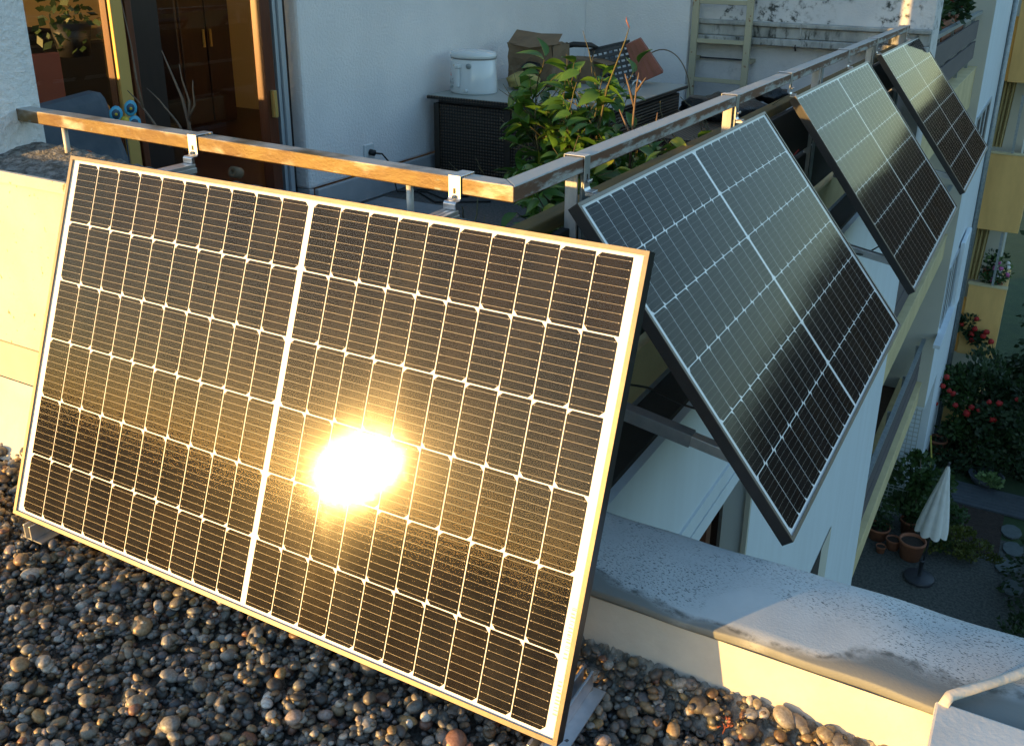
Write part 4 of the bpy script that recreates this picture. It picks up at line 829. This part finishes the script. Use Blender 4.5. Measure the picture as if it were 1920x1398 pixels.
for dx, dy, dz, L_ in ((-.26,-.05,1.,.50), (-.12,.25,1.,.52), (.05,-.2,1.,.45), (.35,.15,1.,.46), (.15,.3,1.05,.48), (-.38,.05,.9,.46), (.5,-.1,.75,.42)):
    branch(root, (dx,dy,dz), L_, .011, 2)
for q_ in ((.80,1.5,-.62), (1.0,1.75,-.6), (.85,1.0,-.6)): sm_.tube([(.62,1.95,-.76), ((.62+q_[0])/2,(1.95+q_[1])/2,-.66), (q_[0],q_[1],q_[2]+.02)], [.009,.008,.007], M['stem'], 6)
for q_ in ((1.05,2.2,-.55), (1.08,2.75,-.5)): sm_.tube([(.62,1.95,-.76), ((.62+q_[0])/2,(1.95+q_[1])/2,-.66), (q_[0],q_[1],q_[2]+.02)], [.009,.008,.007], M['stem'], 6)
for c_, dirs in (((1.05,2.2,-.55), ((.1,.1,.9),(-.4,.5,.6),(.2,.6,.7))), ((1.08,2.75,-.5), ((.0,.1,.9),(-.5,.3,.6),(.1,.6,.7))), ((.80,1.5,-.62), ((.2,-.3,.7),(.6,-.1,.6),(-.2,-.4,.7),(.75,.3,.5),(.1,.2,.9))), ((1.0,1.75,-.6), ((.1,.1,.9),(.2,.8,.5),(-.1,-.3,.9))), ((.85,1.0,-.6), ((.1,.1,.9),(.4,.5,.6),(-.3,-.2,.8)))):
    for dd in dirs: branch(c_, dd, .34, .007, 1)
part('shoot', MB().tube([(.62,1.95,-.5),(.80,1.85,-.1),(.84,1.82,.05),(.90,1.78,.17),(.93,1.77,.24),(.945,1.765,.29)], [.006,.005,.004,.0035,.003,.0015], M['stem'], 6), cs_)
part('bud', MB().tube([(.945,1.765,.285),(.93,1.77,.31),(.928,1.77,.325)], [.002,.003,.001], M['red_plastic'], 5), cs_)
part('stem', sm_, cs_)
tq = MB()
for pts in ([(.98,1.75,-.28),(1.0,1.72,-.02),(1.01,1.71,.08),(1.02,1.70,.13)], [(1.0,1.72,.0),(.975,1.72,.07),(.955,1.72,.12)], [(1.01,1.71,.06),(1.05,1.70,.115)], [(.99,1.73,-.12),(.93,1.74,-.02)], [(.6,1.5,-.3),(.9,1.6,-.17),(1.08,1.75,-.10)], [(1.08,1.75,-.10),(1.085,1.75,-.02)], [(1.05,1.74,-.11),(1.11,1.74,-.09)]):
    tq.tube([Vector(p) for p in pts], [.006*(1-.6*i/(len(pts)-1)) for i in range(len(pts))], M['twig'], 6)
part('dead_twig', tq, cs_)
# keep leaves clear of rails and panel
leaves = [l for l in leaves if l[0].x < 1.22 and (l[0]-CAM).length > 2.2 and l[0].z < .17 and l[0].y > .5 and (l[0].x-CAM.x)/(l[0].y-CAM.y) > -.56]
def score(l): return l[3]/(l[0]-CAM).length*(1.4 if l[0].z > -.45 else .5)
leaves.sort(key=score, reverse=True)
inv = WM[cs_].inverted()
for i, (q, d_, ro, s_) in enumerate(leaves[:290]):
    me = WL[3] if (i % 17 == 5 or (q.z < -.1 and q.x > .95 and i % 3 == 0)) else WL[i % 3]
    o = bpy.data.objects.new('leaf', me); sc.collection.objects.link(o); o.parent = cs_; o.matrix_basis = inv @ Matrix.Translation(q) @ rot_to(d_, ro) @ Matrix.Scale(s_, 4)
mb = MB(); bases = [leaf_mesh('l', .092, .056, M['leaf']), leaf_mesh('l', .074, .043, M['leaf'], .35, .35)]
for i, (q, d_, ro, s_) in enumerate(leaves[290:900]):
    X = Matrix.Translation(q) @ rot_to(d_, ro) @ Matrix.Scale(s_, 4); b = bases[i % 2]; mb.add([X @ Vector(v) for v in b.v], b.f, M['leaf'], True)
if mb.v: part('foliage', mb, cs_, kind='stuff')
print('leaves', len(leaves))
# cables under the panels
solo('panel_cable', MB().tube([(1.31,.50,-.60),(1.40,.62,-.62),(1.50,.72,-.66),(1.60,.78,-.72),(1.72,.80,-.74),(1.80,.82,-.66)], .0035, M['cable'], 6), 'black cable sagging behind the nearest side panel', 'cable')
solo('panel_cable', MB().tube([(1.30,.5,-.45),(1.38,.62,-.47),(1.46,.75,-.45),(1.52,.86,-.42)], .0025, M['red_cable'], 6), 'red cable behind the nearest side panel', 'cable')
solo('panel_cable', MB().tube([(1.32,2.5,-.50),(1.45,2.62,-.62),(1.6,2.72,-.74),(1.75,2.85,-.78),(1.85,3.0,-.72)], .0035, M['cable'], 6), 'black cable hanging in the gap before the middle side panel', 'cable')
solo('panel_cable', MB().tube([(1.32,2.45,-.30),(1.38,2.52,-.36),(1.40,2.60,-.33),(1.43,2.66,-.28)], .0025, M['red_cable'], 6), 'red cable loop in the gap before the middle side panel', 'cable')

# ================================================================ FAR BALCONY FLOWERS
def geranium(c, rad, n, lab, m, flowers, fm, seed, size=.07, cat='plant', pot=None, grp=None, fr=.05):
    t = thing('potted_plant' if pot else 'flowering_plant', lab, cat, (c[0],c[1],c[2]-rad[2]), grp)
    part('foliage', foliage(c, rad, n, size, M[m], seed), t); rr = random.Random(seed+1)
    for k in range(flowers):
        p = (c[0]+rr.uniform(-.9,.9)*rad[0], c[1]+rr.uniform(-1,.4)*rad[1], c[2]+rr.uniform(-.7,1.0)*rad[2]); part('flower', MB().ball(p, fr*rr.uniform(.7,1.2), M[fm], k, .30, 2), t)
    if pot:
        pot_(t, pot)
    return t
def pot_(t, pot):
    x, y, z, r_, h_ = pot; part('pot', MB().lathe([(0,0),(r_*.78,0),(r_,h_*.86),(r_*1.05,h_*.87),(r_*1.05,h_),(r_*.92,h_),(r_*.9,h_*.85),(0,h_*.84)], M['terracotta'], (x,y,z), 28), t)
    part('soil', MB().lathe([(0,h_*.86),(r_*.9,h_*.86)], M['soil'], (x,y,z)), t)
for k, (y, lab, cc_) in enumerate(((7.9,'terracotta flower box nearest on the roof level balcony','pink_flower'), (9.3,'middle flower box on the roof level balcony','pink_flower'), (10.7,'third flower box on the roof level balcony','red_flower'), (12.1,'farthest flower box on the roof level balcony','red_flower'))):
    fb = thing('flower_box', lab, 'flower box', (1.0,y,-.45), 'flower boxes on the roof level balcony')
    part('trough', MB().box((.93,y,-.42), (1.12,y+1.1,-.20), M['terracotta']), fb, bevel=.01)
    part('foliage', foliage((1.02,y+.55,-.02), (.22,.6,.22 if k < 2 else .3), 420, .09, M['leaf_mid' if k % 2 else 'leaf_dark'], 30+k), fb)
    rr = random.Random(k)
    for q in range(5): part('flower', MB().ball((1.05+rr.uniform(-.1,.12), y+rr.uniform(.1,1.), rr.uniform(-.05,.15)), .045, M[cc_], q, .25, 2), fb)
# ================================================================ YELLOW BUILDING
yb = thing('yellow_building', 'ochre yellow building wing with stacked balconies at the right edge', 'building', (2,20.5,GZ))
part('wall', MB().box((-1,21.6,GZ), (1.95,24,2), M['fascia_in']), yb)
for k, (zt, lab) in enumerate(((-.25,'top yellow balcony cut by the frame'), (-3.29,'middle yellow balcony'), (-6.13,'yellow balcony with red geraniums on it'), (-8.95,'ground level yellow parapet behind the rose bush'))):
    zb = zt-1.6 if k < 3 else GZ; x0 = (1.36,1.25,1.36,1.3)[k]; x1 = 2.22 if k else 2.6
    b = part('balcony', MB().box((x0+.12,20.0,zb), (x1,20.16,zt), M['yellow_deep']).box((x1-.16,20.161,zb), (x1,21.59,zt), M['yellow_deep']).box((x0+.12,20.161,zb), (x1-.161,21.59,zb+.15), M['fascia_in']), yb, label=lab, bevel=.01)
    part('side_strip', MB().box((x0-.02,20.03,zb+.02), (x0+.119,20.2,zt-.35), M['orange_deep']), b)
    part('capping', MB().box((x0+.10,19.98,zt+.001), (x1+.02,20.18,zt+.03), M['yellow_par']), b)
    if k in (0, 1, 2): part('steel_post', MB().box((x0+.55,20.05,zt+.031), (x0+.60,20.10,zt+1.2), M['zinc']), b)
# curtain on the middle opening
def curtain(x0, x1, y, z0, z1):
    n = 60; vs = []
    for i in range(n+1):
        t = i/n; x = x0+(x1-x0)*t; yy = y+.05*math.sin(t*34)+.02*math.sin(t*75)
        vs += [(x, yy, z0), (x+(.06*t), yy, z1)]
    return MB().add(vs, [(2*i, 2*i+1, 2*i+3, 2*i+2) for i in range(n)], M['curtain'], True)
solo('curtain', curtain(1.22,1.62,20.3,-6.1,-4.9), 'cream striped curtain hanging above the lower yellow balcony', 'curtain')
solo('curtain', curtain(1.25,1.6,20.3,-3.2,-1.85), 'plain shaded curtain in the upper yellow opening', 'curtain')
bxs = [(2.0,20.35,-5.95,'leaf_mid',4,'pink_flower'), (1.98,20.75,-5.9,'leaf_pale',4,'white_flower'), (1.85,20.4,-6.1,'leaf_mid',3,'white_flower'), (1.78,20.9,-5.8,'leaf_dark',2,'pink_flower')]
for k, (x, y, z, m, nf, fm) in enumerate(bxs):
    geranium((x,y,z), (.2,.22,.2), 160, ('pink flowered plant in the yellow balcony','white flowered plant in the yellow balcony','low white flowered plant at the balcony parapet','dark leaved pink plant at the back of the yellow balcony')[k], m, nf, fm, 50+k, .09, pot=(x,y,z-.38,.12,.22), grp='potted plants on the yellow balcony')
g1 = geranium((1.50,19.86,-7.0), (.34,.14,.22), 420, 'red geranium spilling over the front of the yellow balcony', 'leaf_dark', 7, 'red_flower', 61, .10, fr=.06)
part('foliage', foliage((1.78,19.84,-7.25), (.28,.12,.2), 300, .10, M['leaf_dark'], 62), g1)
for k, (x, z) in enumerate(((1.95,-7.15),(2.12,-7.25),(1.72,-7.15),(1.75,-7.28),(2.0,-7.05))): part('flower', MB().ball((x,19.76,z), .06, M['red_flower'], k, .25, 2), g1)
# ================================================================ GARDEN
rb_ = thing('rose_bush', 'large dark bush with red roses in front of the yellow parapet', 'bush', (2.2,18.6,GZ))
for k, (c, r_, n) in enumerate((((1.7,18.9,-8.15),(.5,.5,.5),1500), ((2.3,18.7,-8.35),(.7,.6,.65),2200), ((3.2,18.6,-8.2),(.8,.6,.9),1800), ((2.0,18.6,-8.8),(.8,.5,.6),1400), ((2.9,17.9,-8.9),(.8,.5,.6),1500))):
    part('foliage', foliage(c, r_, n, .12, M['leaf_mid' if k in (0, 3) else 'leaf_dark'], 70+k), rb_, kind='stuff')
part('trunk', MB().tube([(2.2,18.8,GZ),(2.25,18.75,-8.6),(2.1,18.8,-7.6)], [.05,.04,.02], M['twig'], 8), rb_)
rr = random.Random(8)
for k in range(15): part('flower', MB().ball((rr.choice((rr.uniform(1.25,1.7), rr.uniform(1.3,2.9))), 18.15, rr.uniform(-8.4,-7.5)), rr.uniform(.045,.075), M['red_flower'], k, .25, 2), rb_)
def bush(c, rad, n, size, m, lab, name='shrub', seed=0, cat='shrub', trunk=True):
    t = thing(name, lab, cat, (c[0],c[1],GZ)); part('foliage', foliage(c, rad, n, size, M[m], seed), t, kind='stuff')
    if trunk: part('trunk', MB().tube([(c[0],c[1],GZ),(c[0]+.03,c[1],c[2])], [.03,.015], M['twig'], 6), t)
    return t
bush((2.45,14.65,-9.33), (.55,.33,.22), 1900, .06, 'leaf_gold', 'low golden green cushion shrub beside the soil bed', seed=80, trunk=False)
bush((1.95,15.35,-9.2), (.42,.45,.35), 1300, .08, 'leaf_mid', 'fresh green shrub behind the closed parasol pole', seed=81)
bush((1.95,14.75,-9.3), (.3,.3,.22), 600, .07, 'leaf_mid', 'small green shrub between the big pot and the golden shrub', seed=86)
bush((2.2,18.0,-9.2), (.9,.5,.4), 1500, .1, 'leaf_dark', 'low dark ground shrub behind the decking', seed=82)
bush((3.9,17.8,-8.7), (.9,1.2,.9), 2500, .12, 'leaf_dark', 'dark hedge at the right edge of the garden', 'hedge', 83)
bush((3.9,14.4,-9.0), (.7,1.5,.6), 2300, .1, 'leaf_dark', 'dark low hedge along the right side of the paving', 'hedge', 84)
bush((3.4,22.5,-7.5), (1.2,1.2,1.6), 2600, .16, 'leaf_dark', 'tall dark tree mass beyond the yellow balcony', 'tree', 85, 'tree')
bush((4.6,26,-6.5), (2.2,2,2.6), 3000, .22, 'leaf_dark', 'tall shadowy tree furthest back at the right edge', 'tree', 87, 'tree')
bush((3.5,12.3,-9.2), (.6,.6,.3), 900, .09, 'leaf_dark', 'dark weeds at the near edge of the paving', seed=88, trunk=False)
tp = thing('potted_tree', 'leafy young tree in a terracotta pot by the lattice', 'plant', (1.5,15.0,GZ))
part('foliage', foliage((1.45,15.1,-8.45), (.34,.34,.55), 1100, .11, M['leaf_mid'], 90), tp); part('foliage', foliage((1.5,15.0,-9.05), (.42,.36,.3), 700, .10, M['leaf_mid'], 91), tp)
part('trunk', MB().tube([(1.5,15,-9.2),(1.48,15.05,-8.4),(1.44,15.1,-8.0)], [.02,.015,.008], M['twig'], 6), tp); pot_(tp, (1.45,15.0,GZ,.16,.28))
def plain_pot(x, y, r_, h_, lab, plant=None):
    t = thing('flower_pot', lab, 'flower pot', (x,y,GZ), 'terracotta pots beside the wall'); pot_(t, (x,y,GZ,r_,h_))
    if plant: part('foliage', foliage((x,y,GZ+h_+.12), (r_*1.2,r_*1.2,.18), 300, .08, M[plant], int(x*100)), t)
plain_pot(1.60,14.2,.22,.36,'big round terracotta pot with only bare soil next to the parasol')
plain_pot(1.28,14.33,.13,.2,'middle sized terracotta pot left of the big bare pot')
plain_pot(1.11,14.1,.085,.13,'smallest terracotta pot in front of the others')
plain_pot(.98,14.55,.2,.24,'wide terracotta bowl with dark leaves by the wall','leaf_dark')
plain_pot(1.50,18.45,.2,.36,'terracotta pot at the foot of the far white pier'); plain_pot(1.85,18.6,.26,.2,'wide shallow terracotta bowl under the rose bush','leaf_dark')
# closed parasol
ub = thing('parasol', 'closed cream parasol standing on the garden paving', 'parasol', (1.83,13.6,GZ)); UX, UY = 1.83, 13.6; tilt = Matrix.Translation((UX,UY,GZ)) @ Matrix.Rotation(math.radians(3.2), 4, 'Y')
part('base', MB().lathe([(0,0),(.24,0),(.25,.02),(.25,.05),(.23,.065),(.05,.075),(0,.075)], M['iron'], (UX,UY,GZ+.001), 36), ub)
part('socket', MB().lathe([(.035,.076),(.035,.36),(.045,.36),(.045,.39),(0,.39)], M['iron'], (UX,UY,GZ), 16), ub)
part('pole', MB().tube([tilt @ Vector((0,0,.3)), tilt @ Vector((0,0,2.28))], .018, M['iron'], 10), ub)
def canopy():
    vs = []; n = 48; rings = [(2.27,.012),(2.18,.045),(1.95,.085),(1.6,.15),(1.3,.205),(1.08,.245),(1.0,.25)]
    for z, r_ in rings:
        for k in range(n):
            a = 2*PI*k/n; rr_ = r_*(1+.20*abs(math.sin(4*a))*min(1, (2.27-z)*1.6)-.10); dz = -.04*abs(math.sin(4*a)) if z < 1.2 else 0
            vs.append(tilt @ Vector((rr_*math.cos(a), rr_*math.sin(a), z+dz)))
    fs = [(i*n+k, i*n+(k+1) % n, (i+1)*n+(k+1) % n, (i+1)*n+k) for i in range(len(rings)-1) for k in range(n)]
    return MB().add(vs, fs, M['umbrella'], True)
part('canopy', canopy(), ub); part('finial', MB().ball(tilt @ Vector((0,0,2.30)), .025, M['iron'], 0, 0, 2), ub)
solo('soil_bed', MB().box((2.05,14.95,GZ+.001), (2.98,16.5,GZ+.02), M['garden_soil']), kind='structure')
for k in range(7):
    q = solo('deck_board', MB().box((1.95,16.52+.125*k,GZ+.002), (3.6,16.63+.125*k,GZ+.045), M['decking']), ('nearest','second','third','middle','fifth','sixth','farthest')[k]+' slate grey deck board counted from the soil bed', 'deck board', 'slate grey deck boards')
for k, (x, y) in enumerate(((3.13,15.95),(3.2,15.35),(3.12,14.7),(3.25,14.1))):
    n = 9; rr = random.Random(k); pts = [(x+(.17+.02*rr.random())*math.cos(2*PI*i/n), y+.25*math.sin(2*PI*i/n), GZ) for i in range(n)]
    mb = MB(); mb.add([(a, b, GZ+.002) for a, b, _ in pts]+[(a, b, GZ+.035) for a, b, _ in pts], [tuple(range(n-1, -1, -1)), tuple(range(n, 2*n))]+[(i, (i+1) % n, n+(i+1) % n, n+i) for i in range(n)], M['stone'])
    solo('stepping_stone', mb, ('farthest stepping stone, next to the decking','second stepping stone from the decking','third stepping stone, level with the golden shrub','nearest stepping stone on the right of the paving')[k], 'stepping stone', 'stepping stones beside the soil bed', bevel=.006)
bw = thing('planter_bowl', 'shallow grey planter bowl with pale green plant on the decking', 'planter', (2.55,17.55,GZ))
part('bowl', MB().lathe([(0,.0),(.25,.0),(.34,.16),(.30,.16),(.24,.05),(0,.05)], M['decking'], (2.55,17.6,GZ+.05)), bw); part('foliage', foliage((2.62,17.35,GZ+.24), (.26,.22,.13), 420, .09, M['leaf_pale'], 95), bw)
lt = thing('lattice', 'pale lattice panel fixed under the lowest balcony', 'lattice', (.95,15.3,GZ)); lb = MB()
for k in range(9): lb.box((.62+.085*k,15.3,-9.4), (.634+.085*k,15.31,-6.95), M['lattice'])
for k in range(28): lb.box((.62,15.311,-9.38+.088*k), (1.314,15.32,-9.366+.088*k), M['lattice'])
part('bars', lb, lt, kind='stuff')
solo('garden_hose', MB().tube([(1.40,17.6,-8.7),(1.50,17.4,-9.1),(1.52,17.1,-9.4),(1.45,16.8,-9.47),(1.5,16.5,-9.47)], .016, M['hose'], 8), 'yellow garden hose hanging at the foot of the white pier', 'hose')
sf = thing('garden_chair', 'folded grey garden chair leaning beside the potted tree', 'chair', (1.55,16.6,GZ))
part('panel', MB().bar((1.55,16.7,-9.46), (1.62,16.5,-8.95), .45, .03, M['decking'], (1,0,0)), sf); part('leg', MB().tube([(1.45,16.9,-9.48),(1.6,16.5,-9.0)], .012, M['iron'], 6), sf); part('leg', MB().tube([(1.75,16.9,-9.48),(1.72,16.5,-9.0)], .012, M['iron'], 6), sf)
